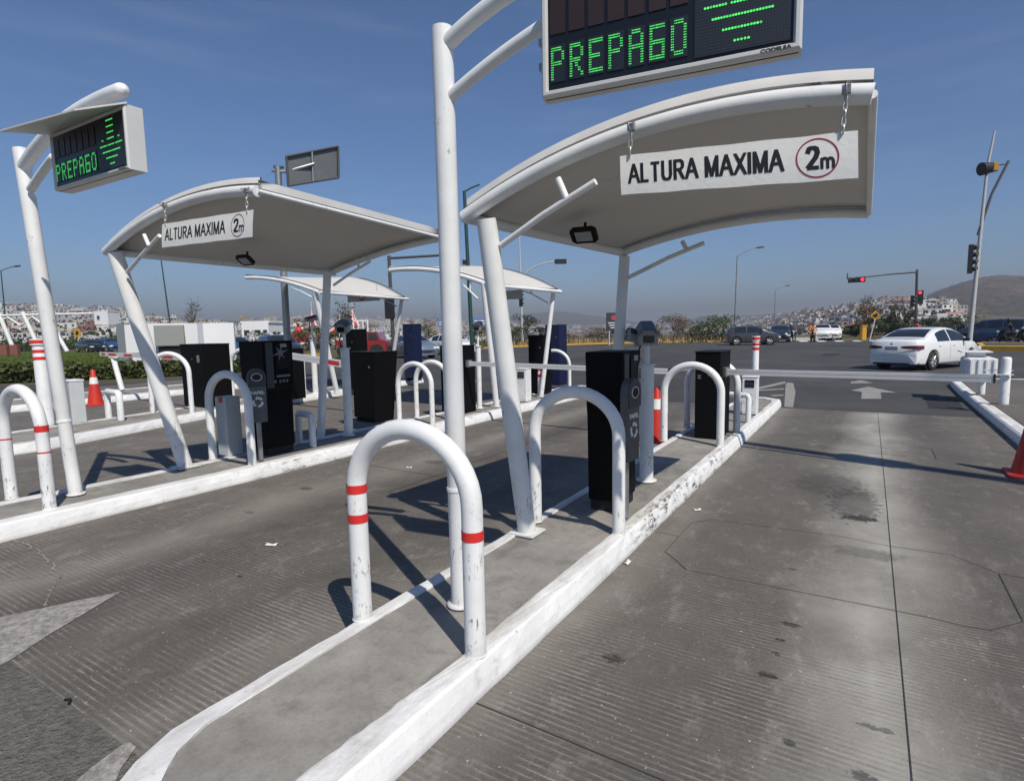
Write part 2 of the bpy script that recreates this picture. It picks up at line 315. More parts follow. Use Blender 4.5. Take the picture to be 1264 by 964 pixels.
def tag(o, label=None, cat=None, group=None, kind=None):
    if label: o['label'] = label
    if cat: o['category'] = cat
    if group: o['group'] = group
    if kind: o['kind'] = kind
    return o
def thing(name, loc, label, cat, group=None, rz=0):
    o = bpy.data.objects.new(name, None); COL.objects.link(o); o.location = loc; o.rotation_euler = (0, 0, rz); o.empty_display_size = .1
    return tag(o, label, cat, group)
def struct(o): o['kind'] = 'structure'; return o
def copy_tree(o, loc, label, rz=None, parent=None):
    def rec(a, par):
        c = a.copy(); COL.objects.link(c); c.parent = par
        for ch in list(a.children): rec(ch, c)
        return c
    c = rec(o, parent); c.location = loc
    if rz is not None: c.rotation_euler = (0, 0, rz)
    if label: c['label'] = label
    return c
def text_mesh(name, txt, size, mat, parent, o, ax, ay, width=None, bold=.0, thick=.002, shear=0):
    """letters lying in the plane o, ax, ay (baseline start at o)"""
    cu = bpy.data.curves.new(name, 'FONT'); cu.body = txt; cu.size = size; cu.offset = bold; cu.extrude = thick/2; cu.resolution_u = 3
    t = bpy.data.objects.new(name, cu); COL.objects.link(t)
    bpy.context.view_layer.update(); dg = bpy.context.evaluated_depsgraph_get()
    me = bpy.data.meshes.new_from_object(t.evaluated_get(dg)); bpy.data.objects.remove(t)
    xs = [v.co.x for v in me.vertices]; w = max(xs)-min(xs); k = (width/w) if width else 1.0; x0 = min(xs)
    ax, ay = Vector(ax).normalized(), Vector(ay).normalized(); nn = ax.cross(ay)
    for v in me.vertices: v.co = Vector(o) + ax*((v.co.x-x0)*k) + ay*v.co.y + nn*v.co.z
    me.materials.clear(); me.materials.append(mat)
    ob = bpy.data.objects.new(name, me); COL.objects.link(ob)
    if parent is not None:
        ob.parent = parent; q = parent; mt = Matrix.Identity(4)
        while q is not None: mt = Matrix.LocRotScale(q.location, q.rotation_euler, q.scale) @ mt; q = q.parent
        me.transform(mt.inverted())
    return ob
def inset(poly, d):
    n = len(poly); out = []
    for i in range(n):
        a, b, c = Vector(poly[i-1]), Vector(poly[i]), Vector(poly[(i+1) % n])
        e1 = (b-a).normalized(); e2 = (c-b).normalized(); n1 = Vector((-e1.y, e1.x)); n2 = Vector((-e2.y, e2.x))
        di = d[i] if isinstance(d, list) else (d, d)          # widths of the edges before and after this corner
        # intersect the two offset lines
        p1 = b+n1*di[0]; p2 = b+n2*di[1]; det = e1.x*e2.y-e1.y*e2.x
        if abs(det) < 1e-3: out.append(p1); continue
        t = ((p2.x-p1.x)*e2.y-(p2.y-p1.y)*e2.x)/det; out.append(p1+e1*t)
    return out

# ================================================================== ground, roads, islands
def smooth(a, b, x): t = max(0, min(1, (x-a)/(b-a))); return t*t*(3-2*t)
def interp(tab, x):
    if x <= tab[0][0]: return tab[0][1:]
    for p, q in zip(tab, tab[1:]):
        if x <= q[0]:
            t = (x-p[0])/(q[0]-p[0]); return tuple(a+(b-a)*t for a, b in zip(p[1:], q[1:]))
    return tab[-1][1:]
def hor(u): return 416.4-.0188*(u-146)
# per bearing (photo column): row of the skyline of the land, distance of that crest, level of the land at 250 m
LAND = [(-400,384,600,-6),(0,384,600,-5),(130,387,620,-5),(230,393,900,-6),(330,396,1200,-8),(480,397,1800,-12),(600,399,2200,-18),(700,403,3000,-30),(860,401,2600,-30),(930,394,1700,-20),(1000,386,1100,-10),(1050,380,850,-6),(1095,374,700,-4),(1140,377,650,-3),(1200,388,600,-2),(1300,392,600,-2),(1700,394,600,-2)]
def land_z(u, D):
    row, Dc, z250 = interp(LAND, u)
    zc = CAMH + (hor(u)-row)/FPX*Dc*1.0
    if D < 95: return -.03
    if D < 250: return -.03 + (z250+.03)*smooth(95, 250, D)
    t = min(1.0, (D-250)/(Dc-250)); z = z250 + (zc-z250)*(t**1.25)
    if D > Dc: z = zc - (D-Dc)*.03
    return max(z, -120)
def spotD(u, D):
    """ground point at photo column u (taken at the horizon) and depth D"""
    p = at(u, hor(u), D); return Vector((p.x, p.y, land_z(u, D)))
Ds = [0, 6, 15, 30, 60, 90, 110, 140, 175, 210, 250, 300, 350, 420, 500, 580, 660, 760, 900, 1100, 1300, 1600, 2000, 2500, 3200, 4200, 4900]
mb = MB(); rows = []
for D in Ds:
    rows.append([Vector((0, 0, -.03)) + (spotD(u, D) if D > 0 else Vector((0,0,0)))*(1 if D > 0 else 0) for u in range(-2200, 3500, 60)])
for r in rows:
    for p in r: pass
mb.grid([[Vector((p.x, p.y, p.z)) for p in r] for r in rows])
gr = mb.build('ground', M['ground'], weld='open'); struct(gr)
gb = MB(); gb.face([(-60,-60,-.04),(60,-60,-.04),(60,30,-.04),(-60,30,-.04)]); struct(gb.build('ground_near', M['ground'], weld='open'))
# asphalt carriageways: one sheet reaching the far kerbs
far_edge = [G(*q) for q in ((330,452),(430,444),(560,432),(640,428.5),(760,424.2),(900,421.6),(1010,420.6),(1110,419.8),(1230,420.5),(1400,421))]
poly = [(-26,-16),(40,-16)]; rp = [Vector((-26,-16,0)), Vector((90,-16,0))] + [Vector((p.x,p.y,0)) for p in reversed(far_edge)] + [G(285,462), G(170,471.5), G(0,476.5)]
mb = MB(); mb.face([(p.x, p.y, 0.0) for p in rp]); road = struct(mb.build('road', M['road'], weld='open'))
# toll plaza concrete
mb = MB(); mb.face([(-22,.985,.004),(6,.985,.004),(6,12.42,.004),(-22,12.42,.004)]); struct(mb.build('lane_pavement', M['lane'], weld='open'))
mb = MB(); mb.face([(-22,-14,.004),(6,-14,.004),(6,.985,.004),(-22,.985,.004)]); struct(mb.build('approach_pavement', M['old'], weld='open'))
# saw cuts, slab joints and cracks
mb = MB()
def strip(pts, w, m=M['joint'], z=.0085):
    for a, b in zip(pts, pts[1:]):
        a, b = Vector((a[0], a[1], 0)), Vector((b[0], b[1], 0)); d = (b-a); n = Vector((-d.y, d.x, 0)).normalized()*w/2; e = d.normalized()*w*.3
        mb.face([(a-n-e).to_tuple()[:2]+(z,), (b-n+e).to_tuple()[:2]+(z,), (b+n+e).to_tuple()[:2]+(z,), (a+n-e).to_tuple()[:2]+(z,)], m); z += .00002
strip([(.215,1.0),(.20,2.2),(.203,3.6),(.21,7),(.215,12.4)], .004)
gp = lambda *q: [tuple(G(u, v)[:2]) for u, v in q]
strip(gp((810,657),(838,663),(854,646),(878,642),(1039,663),(1093,674)), .0045)
strip(gp((838,663),(821,682),(834,692),(847,704),(1146,763),(1190,774),(1224,779),(1263,768.5),(1233,709),(1175,686),(1093,674)), .0052)
strip(gp((1110,548),(1150,555),(1156,567)), .007); strip(gp((960,536),(1010,539),(1040,541)), .004); strip(gp((1010,553),(1120,564)), .006)
strip(gp((1233,709),(1275,716)), .006)
strip([(-2.25,1.93),(-1.43+.0,1.93)], .0); strip([(-1.41,1.92),(.2,1.90)], .007); strip([(.22,1.9),(1.7,1.88)], .006)
strip([(-5.88,8.6),(-2.25,8.45)], .010); strip([(-4.15,4.2),(-4.1,12.4)], .007); strip([(-5.9,5.0),(-2.25,4.9)], .007)
struct(mb.build('pavement_joint', None, weld='open'))
mb = MB()
def wander(px, w, m, amp=.02, n=9):
    q = [Vector((*p, 0)) for p in gp(*px)]; out = []
    for a, b in zip(q, q[1:]):
        d = b-a; nn = Vector((-d.y, d.x, 0)).normalized()
        out += [a+d*(i/n)+nn*(rnd.gauss(0, 1)*amp*d.length*2 if i else 0) for i in range(n)]
    out.append(q[-1])
    for a, b in zip(out, out[1:]): strip([a, b], w*rnd.uniform(.35, 1.5), m)
wander(((14,667),(30,672),(50,682),(56,690),(70,705),(76,711),(68,722),(60,735),(57,748)), .012, M['crackpale'], .022); wander(((0,722),(20,716),(40,714),(72,707)), .005, M['crackpale'], .02)
wander(((-20,676),(14,667)), .006, M['joint'], .03)
struct(mb.build('pavement_crack', None, weld='open'))
# painted markings
_late = []
def sheet(name, polys, m, z=.0085):
    mb = MB()
    for p in polys: mb.face([(q[0], q[1], z) for q in p])
    return struct(mb.build(name, m, weld='open'))
sheet('road_marking_arrow', [gp((-60,776),(150,731),(60,785),(10,818),(-60,852))], M['paint'])
sheet('road_marking_line', [gp((88,972),(112,950),(150,922),(160,918),(168,924),(150,950),(140,972))], M['paint'], .0088)
sheet('road_marking_arrow', [gp((1050,482),(1072,477.5),(1108,485),(1087,484.5),(1088,492.5),(1063,492.5),(1064,484))], M['paint'], .0045)
sheet('road_marking_arrow', [gp((1050,471.5),(1063,469.5),(1078,473),(1050,473.5))], M['paint'], .0045)
ch = gp((975,470),(982,476),(979,503),(969,503),(970,473),(960,474),(922,483),(921,481)); sheet('road_marking_chevron', [gp((970,472),(979,473),(982,484),(979,503),(968,502)), gp((921,481.5),(968,471),(972,473),(924,483.5)), gp((934,481.4),(968,479.5),(968,481),(930,483)), gp((950,488),(967,487),(967,488.6),(955,489.5))], M['paint'], .0045)
sheet('road_marking_line', [gp((985+i*22,420.7-i*.12),(995+i*22,420.6-i*.12),(999+i*22,421.9-i*.12),(988+i*22,422-i*.12)) for i in range(6)], M['reflective'], .006)
sheet('road_patch', [gp((1141,489.5),(1179,490),(1190,505),(1147,504))], M['patch'], .0045)
sheet('road_patch', [gp((1018,437),(1038,436.5),(1034,439),(1012,439.5))], M['patch'], .0045)
sheet('road_marking_line', [gp((420,462),(447,452),(452,452.5),(430,463)), gp((560,469),(590,470),(590,471.5),(560,470.5)), gp((800,459),(870,455),(872,456),(806,460.5))], M['paint'], .0045)
strip_z = 0

def make_island(name, outline, kw, label=None, z=.15, inner=None):
    """raised island: sloped white kerb ring (child) round a concrete slab; outline counter-clockwise, kw = per-edge kerb widths"""
    n = len(outline); d = [(kw[i-1], kw[i]) for i in range(n)]
    top_out = inset(outline, .045); inn = [Vector(q) for q in inner] if inner else inset(outline, [(a+.045, b+.045) for a, b in d]); mid = inset(outline, .012)
    i1 = [a*.8+b*.2 for a, b in zip(top_out, inn)]; i2 = [a*.1+b*.9 for a, b in zip(top_out, inn)]
    sl = MB(); sl.face([(p[0], p[1], z-.012) for p in inn]); o = struct(sl.build(name, M['island'], weld='open'))
    k = MB()
    def sub(pl, zz, nn=6):
        out = []
        for i in range(n):
            a, b = Vector(pl[i]), Vector(pl[(i+1) % n]); L = (Vector(outline[(i+1) % n])-Vector(outline[i])).length; m_ = max(1, int(L/.12))
            for j in range(m_): q = a+(b-a)*(j/m_); out.append((q.x, q.y, zz))
        return out
    def jit(r, a, b):
        return [(p[0]+rnd.uniform(-a, a), p[1]+rnd.uniform(-a, a), p[2]+rnd.uniform(-b, b)) for p in r]
    ro = [jit(sub(outline, 0), .003, 0), jit(sub(mid, z*.5), .004, .004), jit(sub([a*.35+b*.65 for a, b in zip(mid, top_out)], z-.016), .0035, .003), jit(sub(top_out, z-.003), .004, .002), jit(sub(i1, z), .004, .002), jit(sub(i2, z), .003, .002), jit(sub(inn, z-.002), .006, .0015), sub(inn, z-.02)]
    k.grid(ro, M['kerb'], False, True); kb = k.build('kerb', None, o, weld='open'); return o
YA = -1.82
isA = [(-1.40,.55),(-1.42,1.2),(-1.41,3.0),(-1.425,12.0),(-1.43,12.65),(-1.75,12.95),(-2.1,13.0),(-2.27,12.2),(-2.265,1.6),(-2.262,1.03),(-2.20,.86),(-2.05,.66),(-1.75,.45)]
inA = [(-1.60,.85),(-1.585,1.25),(-1.545,2.0),(-1.55,12.0),(-1.60,12.45),(-1.78,12.72),(-2.0,12.72),(-2.15,12.1),(-2.142,1.6),(-2.135,1.13),(-2.085,.985),(-1.98,.87),(-1.78,.80)]
make_island('traffic_island', isA, [.15]*13, inner=inA)
isB = [(-5.95,.6),(-5.93,2.2),(-5.86,4.0),(-5.85,8.4),(-5.70,13.4),(-5.9,13.9),(-6.5,13.9),(-6.75,13.0),(-6.8,3.0),(-6.95,.6),(-6.45,.35)]
make_island('traffic_island', isB, [.14]*3+[.13]*8)
isC = [(-10.3,2.0),(-10.3,3.4),(-11.1,6.3),(-11.7,9.5),(-12.2,14.2),(-13.1,14.3),(-12.9,10),(-12.25,5.8),(-11.7,2.0)]
make_island('traffic_island', isC, [.14]*9)
isD = [(-16.5,2.5),(-16.3,6.5),(-16.4,10.6),(-18.2,11.0),(-18.6,7),(-18.0,2.5)]
make_island('traffic_island', isD, [.2]*6)
# right-hand platform
pf = [(1.74,-6),(8,-6),(30,2),(30,19.0),(2.6,19.4),(2.05,19.2),(1.86,18.4),(1.80,16.0),(1.74,9.0)]
def platform():
    n = len(pf); inn = inset(pf, .20); sl = MB(); sl.face([(p[0], p[1], .146) for p in inn]); o = struct(sl.build('platform', M['platform'], weld='open'))
    k = MB(); ro = [[(p[0], p[1], 0) for p in pf], [(p[0], p[1], .13) for p in inset(pf, .01)], [(p[0], p[1], .15) for p in inset(pf, .035)], [(p[0], p[1], .15) for p in inset(pf, .17)], [(p[0], p[1], .13) for p in inset(pf, .21)]]
    k.grid(ro, M['kerb'], False, True)
    k.build('kerb', None, o, weld='open')
platform()
# yellow kerbs beyond the crossing, and the yellow-edged median on the right
def kerb_line(name, pts, h, w, m):
    k = MB()
    for a, b in zip(pts, pts[1:]):
        a, b = Vector(a), Vector(b); d = b-a; k.box(((a.x+b.x)/2, (a.y+b.y)/2, h/2-.02), (d.length, w, h+.04), math.atan2(d.y, d.x))
    o = struct(k.build(name, m)); return o
kerb_line('kerb_far', [G(u, v) for u, v in ((560,432),(640,428.5),(700,426),(800,423.5),(900,421.8))], .16, .35, M['yellow_kerb'])
kerb_line('kerb_far', [G(u, v) for u, v in ((905,421.6),(960,420.4),(1010,420))], .3, .4, M['kerb'])
kerb_line('kerb_far', [G(u, v) for u, v in ((335,450),(365,443),(400,440))], .25, .4, M['yellow_kerb'])
md = [G(1210,433.5), G(1500,438), G(1500,428), G(1205,428)]
mb = MB(); mb.prism([(p.x, p.y) for p in md], 0, .28); struct(mb.build('median', M['yellow_kerb']))
mb = MB(); mb.face([(p.x, p.y, .285) for p in [G(1216,432.6), G(1500,436), G(1500,428.6), G(1212,428.6)]]); struct(mb.build('median_top', M['road'], weld='open'))
# lawn behind the hedge on the left
mb = MB(); mb.face([(p.x, p.y, .02) for p in [G(-300,470), G(0,466), G(170,462), G(290,456), G(330,445), G(290,434.5), G(0,434.5), G(-300,438)]]); struct(mb.build('lawn', M['lawn'], weld='open'))

# far mountains and the brown hill
def ridge(name, pts, D, depth, m, base_row, seed, rough=6, foot=.75):
    """pts: photo column and row of the crest"""
    r_ = random.Random(seed); rows = []
    us = [pts[0][0] + (pts[-1][0]-pts[0][0])*i/70 for i in range(71)]
    ph = [r_.uniform(0, 6.28) for _ in range(9)]
    for k in range(17):
        t = k/16; row = []
        for u in us:
            cr_ = interp(pts, u)[0]; zc = CAMH+(hor(u)-cr_)/FPX*D; zb = CAMH+(hor(u)-base_row)/FPX*D
            d = D - depth*(1-t)
            prof = t**.8
            zn = sum(sin(u*.05*(i+1)*.9+ph[i]+k*.7*(i % 3+1))*rough/(i+1.5) for i in range(9))*(1-abs(2*t-1)**4)*.5
            p = at(u, hor(u), d); row.append((p.x, p.y, zb+(zc-zb)*prof+zn))
        rows.append(row)
    for e in (1, 2, 3):
        row = []
        for u in us:
            cr_ = interp(pts, u)[0]; zc = CAMH+(hor(u)-cr_)/FPX*D; p = at(u, hor(u), D+depth*e*.4); row.append((p.x, p.y, zc-e*e*depth*.06))
        rows.append(row)
    mb = MB(); mb.grid(rows); return struct(mb.build(name, m, weld='open'))
ridge('mountain', [(540,404),(600,397),(650,388),(690,384.5),(720,388),(760,394),(800,399),(850,400)], 3700, 800, M['hill'], 410, 3, 8)
ridge('mountain', [(780,402),(830,394),(880,392),(930,389),(1000,386),(1060,384),(1150,380)], 4200, 800, M['hill'], 410, 5, 7)
hill_ob = ridge('hill', [(1040,392),(1080,385),(1120,377),(1150,362),(1180,351),(1205,344),(1230,341),(1264,342),(1320,345),(1400,352),(1560,372),(1700,385)], 1150, 420, M['hill'], 400, 8, 5)
# ================================================================== island furniture
def arc_pts(c, r, a0, a1, n, ax=(1,0,0), ay=(0,0,1)):
    c, ax, ay = Vector(c), Vector(ax), Vector(ay)
    return [c+ax*(r*cos(a0+(a1-a0)*i/n))+ay*(r*sin(a0+(a1-a0)*i/n)) for i in range(n+1)]
def hoop(a, b, top, r, label, bands=(), group='hoop bollards guarding the lane islands', base=.15):
    """upside-down U of white tube from foot a to foot b; bands: (leg 0/1, height, width)"""
    a, b = Vector((*a, base)), Vector((*b, base)); L = (b-a).length; ax = (b-a)/L; R = L/2
    o = thing('hoop_bollard', (a+b)/2, label, 'hoop bollard', group)
    c = (a+b)/2; c.z = top-r-R*.94
    pts = [a, Vector((a.x, a.y, c.z))] + [c-ax*(R*cos(t))+Vector((0,0,R*.94*sin(t))) for t in [pi*i/20 for i in range(1, 20)]] + [Vector((b.x, b.y, c.z)), b]
    MB().tube(pts, r, 20).build('tube', M['steel'], o)
    for leg, h, w in bands:
        q = a if leg == 0 else b
        MB().tube([(q.x, q.y, h-w/2), (q.x, q.y, h+w/2)], r+.0022, 24, cap=False).build('reflective_band', M['red'], o)
    for q in (a, b): MB().lathe([(r+.005, 0), (r+.003, .005), (r, .007)], (q.x, q.y, base), 20).build('weld_collar', M['kerb'], o)
    return o
hoop((-2.215,2.02), (-1.50,2.045), 1.235, .050, 'nearest white hoop, banded with red tape, in front of the tall message board pole', [(0,.855,.045),(0,.70,.045),(1,.725,.045)])
hoop((-2.165,3.80), (-1.50,3.86), 1.23, .047, 'plain white hoop before the black ticket machine of the right lane')
hoop((-2.255,7.43), (-1.53,7.41), 1.205, .047, 'white hoop in front of the black barrier cabinet beside the right lane')
hoop((-2.235,8.50), (-1.53,8.47), 1.2, .047, 'white hoop behind the black barrier cabinet beside the right lane')
hoop((-6.86,1.98), (-6.12,2.02), 1.25, .050, 'white hoop with red tape bands at the left edge, beside the left message board pole', [(0,.92,.04),(0,.72,.012),(1,.87,.055),(1,.66,.012)])
hoop((-6.76,3.90), (-6.05,3.95), 1.24, .047, 'half-shaded white hoop in front of the ticket machine with the grey star sticker')
hoop((-6.67,7.10), (-5.95,7.10), 1.17, .042, 'nearer white hoop of the pair between the two left black cabinets')
hoop((-6.72,7.60), (-6.0,7.62), 1.17, .042, 'farther white hoop of the pair, just left of the slim black cabinet')
hoop((-11.95,5.75), (-11.22,6.12), 1.36, .045, 'tall white hoop left of the squat black cabinet by the white wall')
hoop((-12.6,7.85), (-11.95,8.10), 1.36, .045, 'white hoop right of the squat black cabinet by the white wall')
hoop((-6.85,12.3), (-6.1,12.45), 1.17, .04, 'white hoop beside the navy blue cabinet right of the leaning white column')
hoop((-12.35,9.0), (-11.75,9.2), 1.30, .04, 'white hoop seen between the small black cabinet and the navy cabinet', )

def tubeset(o, name, pts, r, m=M['steel'], n=16): return MB().tube(pts, r, n).build(name, m, o)
def curve3(a, b, c, n=12):
    a, b, c = Vector(a), Vector(b), Vector(c); return [a*(1-t)**2+b*2*t*(1-t)+c*t*t for t in [i/n for i in range(n+1)]]

FONT5 = {'P': ['11110','10001','10001','11110','10000','10000','10000'],'R': ['11110','10001','10001','11110','10100','10010','10001'],'E': ['11111','10000','10000','11110','10000','10000','11111'],
         'A': ['01110','10001','10001','11111','10001','10001','10001'],'G': ['11111','10000','10000','11111','10001','10001','11111'],'O': ['01110','10001','10001','10001','10001','10001','01110']}
def led_sign(base, top, box_l, box_r, zb, h, depth, label, arms, hood=False, radius=.054, maker=True, sx=1.0):
    """pole + two curved arms + message board. box_l/box_r: (x,y) of the lower front corners"""
    o = thing('message_board_post', (*base[:2], .15), label, 'message sign', 'lane message boards on curved white posts')
    b = Vector(base); t = Vector(top)
    MB().tube([b, b+(t-b)*.25, b+(t-b)*.253, t], [radius*.93, radius*.93, radius, radius], 24).build('pole', M['steel'], o)
    q = b+(t-b)*.215; MB().tube([q, q+(t-b)*.006], radius*1.02, 20).build('joint_ring', M['steel'], o)
    MB().lathe([(radius+.02,0),(radius+.02,.01),(radius,.014)], (b.x, b.y, .15), 20).build('base_flange', M['kerb'], o)
    for a in arms: MB().tube(curve3(*a[:3])+[Vector(a[2])+(Vector(a[2])-Vector(a[1])).normalized()*a[3]*k_ for k_ in (.5,.85,1.0)], [a[3]]*13+[a[3]*.86, a[3]*.5, a[3]*.05], 18).build('arm', M['steel'], o)
    L = Vector((*box_l, zb)); R = Vector((*box_r, zb)); ax = (R-L).normalized(); w = (R-L).length; ay = Vector((0,0,1)); nb = ay.cross(ax)  # nb points away from the viewer
    nb = Vector((-ax.y, ax.x, 0)); P = lambda x, z, d=0: L+ax*x+ay*z+nb*d
    f = .030; m = MB()
    ring = lambda i, d: [P(i, i, d), P(w-i, i, d), P(w-i, h-i, d), P(i, h-i, d)]
    m.grid([ring(.004, depth), ring(0, depth-.004), ring(0, .012), ring(.010, 0), ring(f-.008, 0), ring(f, .014)], None, False, True); m.face(ring(.004, depth))
    box = m.build('housing', M['frame'], o, weld='open')
    MB().face(ring(f, .014)); m = MB(); m.face(ring(f, .0142)); m.build('display', M['face'], o, weld='open')
    dw, dh = w-2*f, h-2*f; X0 = f
    mod = MB(); cw = dw*.615/7
    for k in range(7):
        x = X0+.006+k*cw; mod.slab(P(x+.004, f+dh*.56, .0140), ax, ay, [(0,0),(cw-.016,0),(cw-.016,dh*.36),(0,dh*.36)], .004)
    mod.build('unlit_module', M['module'], box)
    mod = MB()
    for k in range(7):
        x = X0+.006+k*cw; mod.slab(P(x+.004, f+dh*.07, .0140), ax, ay, [(0,0),(cw-.016,0),(cw-.016,dh*.38),(0,dh*.38)], .004)
    mod.slab(P(X0+dw*.635, f+dh*.03, .0140), ax, ay, [(0,0),(dw*.355,0),(dw*.355,dh*.94),(0,dh*.94)], .004)
    mod.build('led_module', M['module_b'], box)
    def dot(mb, x, z, r, d=.0085):
        c = P(x, z, d); mb.face([c+ax*(r*cos(2*pi*j/6))+ay*(r*sin(2*pi*j/6)) for j in range(6)])
    off = MB()
    nx, nz = 32, 32; px = dw*.345/nx
    for i in range(nx):
        for j in range(nz): dot(off, X0+dw*.64+px*(i+.5), f+dh*(.05+.9*(j+.5)/nz), .0022, .0092)
    off.build('unlit_dots', M['ledoff'], box, weld='open')
    for k, chh in enumerate('PREPAGO'):
        lt = MB(); g = FONT5[chh]; cw2 = (cw-.024)/10; ch2 = dh*.34/14
        for i in range(10):
            for j in range(14):
                if g[13-j >> 1][i >> 1] == '1': dot(lt, X0+.006+k*cw+.008+cw2*(i+.5), f+dh*.09+ch2*(j+.5), min(cw2, ch2)*.47)
        lt.build('lit_letter', M['led'], box, weld='open')
    cx = X0+dw*.815
    for z, hw in ((.91,.045),(.80,.045),(.69,.045),(.58,.045),(.57,.012),(.465,.145),(.35,.115),(.235,.075),(.12,.032)):
        ar = MB(); n = max(2, int(hw*2*dw/px)); rr_ = (-1, 1) if z == .57 else (0,)
        for sh in rr_:
            for i in range(n):
                xx = cx-hw*dw+(i+.5)*2*hw*dw/n+sh*.105*dw
                if z == .465 and (i == n//3 or i == 2*n//3): continue
                dot(ar, xx, f+dh*z, px*.50)
        ar.build('lit_arrow_row', M['led'], box, weld='open')
    if maker: text_mesh('maker_name', 'CODELSA', .018, M['ink'], box, P(w-.14, .008, -.001), ax, ay, width=.105, bold=.0006, thick=.001)
    m = MB(); m.slab(P(.01, .003, .03), ax, nb, [(0,0),(w-.02,0),(w-.02,.008),(0,.008)], -.004); m.build('drip_slot', M['dull_black'], box)
    for z in (.2, .34):
        m = MB(); m.box(P(-.012, h*z*1.6, .06), (.02, .05, .03), math.atan2(ax.y, ax.x)); m.build('bracket', M['brushed'], o)
    if hood:
        m = MB(); hl, hr = hood; c0 = P(-.03, h+.002, depth); c1 = P(w+.02, h+.002, depth); pts = [P(-.03, h+.002, .02), P(w+.01, h+.002, .02), hr, hl]
        m.face(pts); m.face([p+Vector((0,0,.012)) for p in pts][::-1])
        for i in range(4): a_, b_ = pts[i], pts[(i+1) % 4]; m.face([a_, b_, b_+Vector((0,0,.012)), a_+Vector((0,0,.012))])
        m.build('hood', M['roofedge'], o)
    return o
led_sign((-1.855,2.40,.15), (-1.865,2.40,3.15), (-1.253,2.30), (-.245,2.44), 2.652, .46, .085, 'tall white pole carrying the large green PREPAGO board at the top edge of the view',
         [((-1.86,2.40,3.06), (-1.55,2.40,3.21), (-1.20,2.42,3.25), .040), ((-1.86,2.40,2.80), (-1.56,2.41,2.95), (-1.235,2.42,3.03), .030)])
def B(u, v, Y):  # place on the plane y = Y
    d = ray(u, v); return Vector((0,0,CAMH))+d*(Y/d.y)
bl, br = B(67,236,2.10), B(160,219,2.13); hgtB = (B(55,175,2.10).z-bl.z)
led_sign((-6.455,2.345,.15), tuple(B(25,184,2.30)), (bl.x,bl.y), (br.x,br.y), bl.z, .44, .13, 'leaning white pole at the left carrying the smaller hooded PREPAGO board',
         [(tuple(B(30,205,2.30)), tuple(B(70,140,2.32)), tuple(B(150,112,2.34)), .055), (tuple(B(38,234,2.3)), tuple(B(50,215,2.3)), tuple(B(66,195,2.25)), .036)], hood=(B(-2,163,1.85), B(92,137,1.85)), radius=.062)

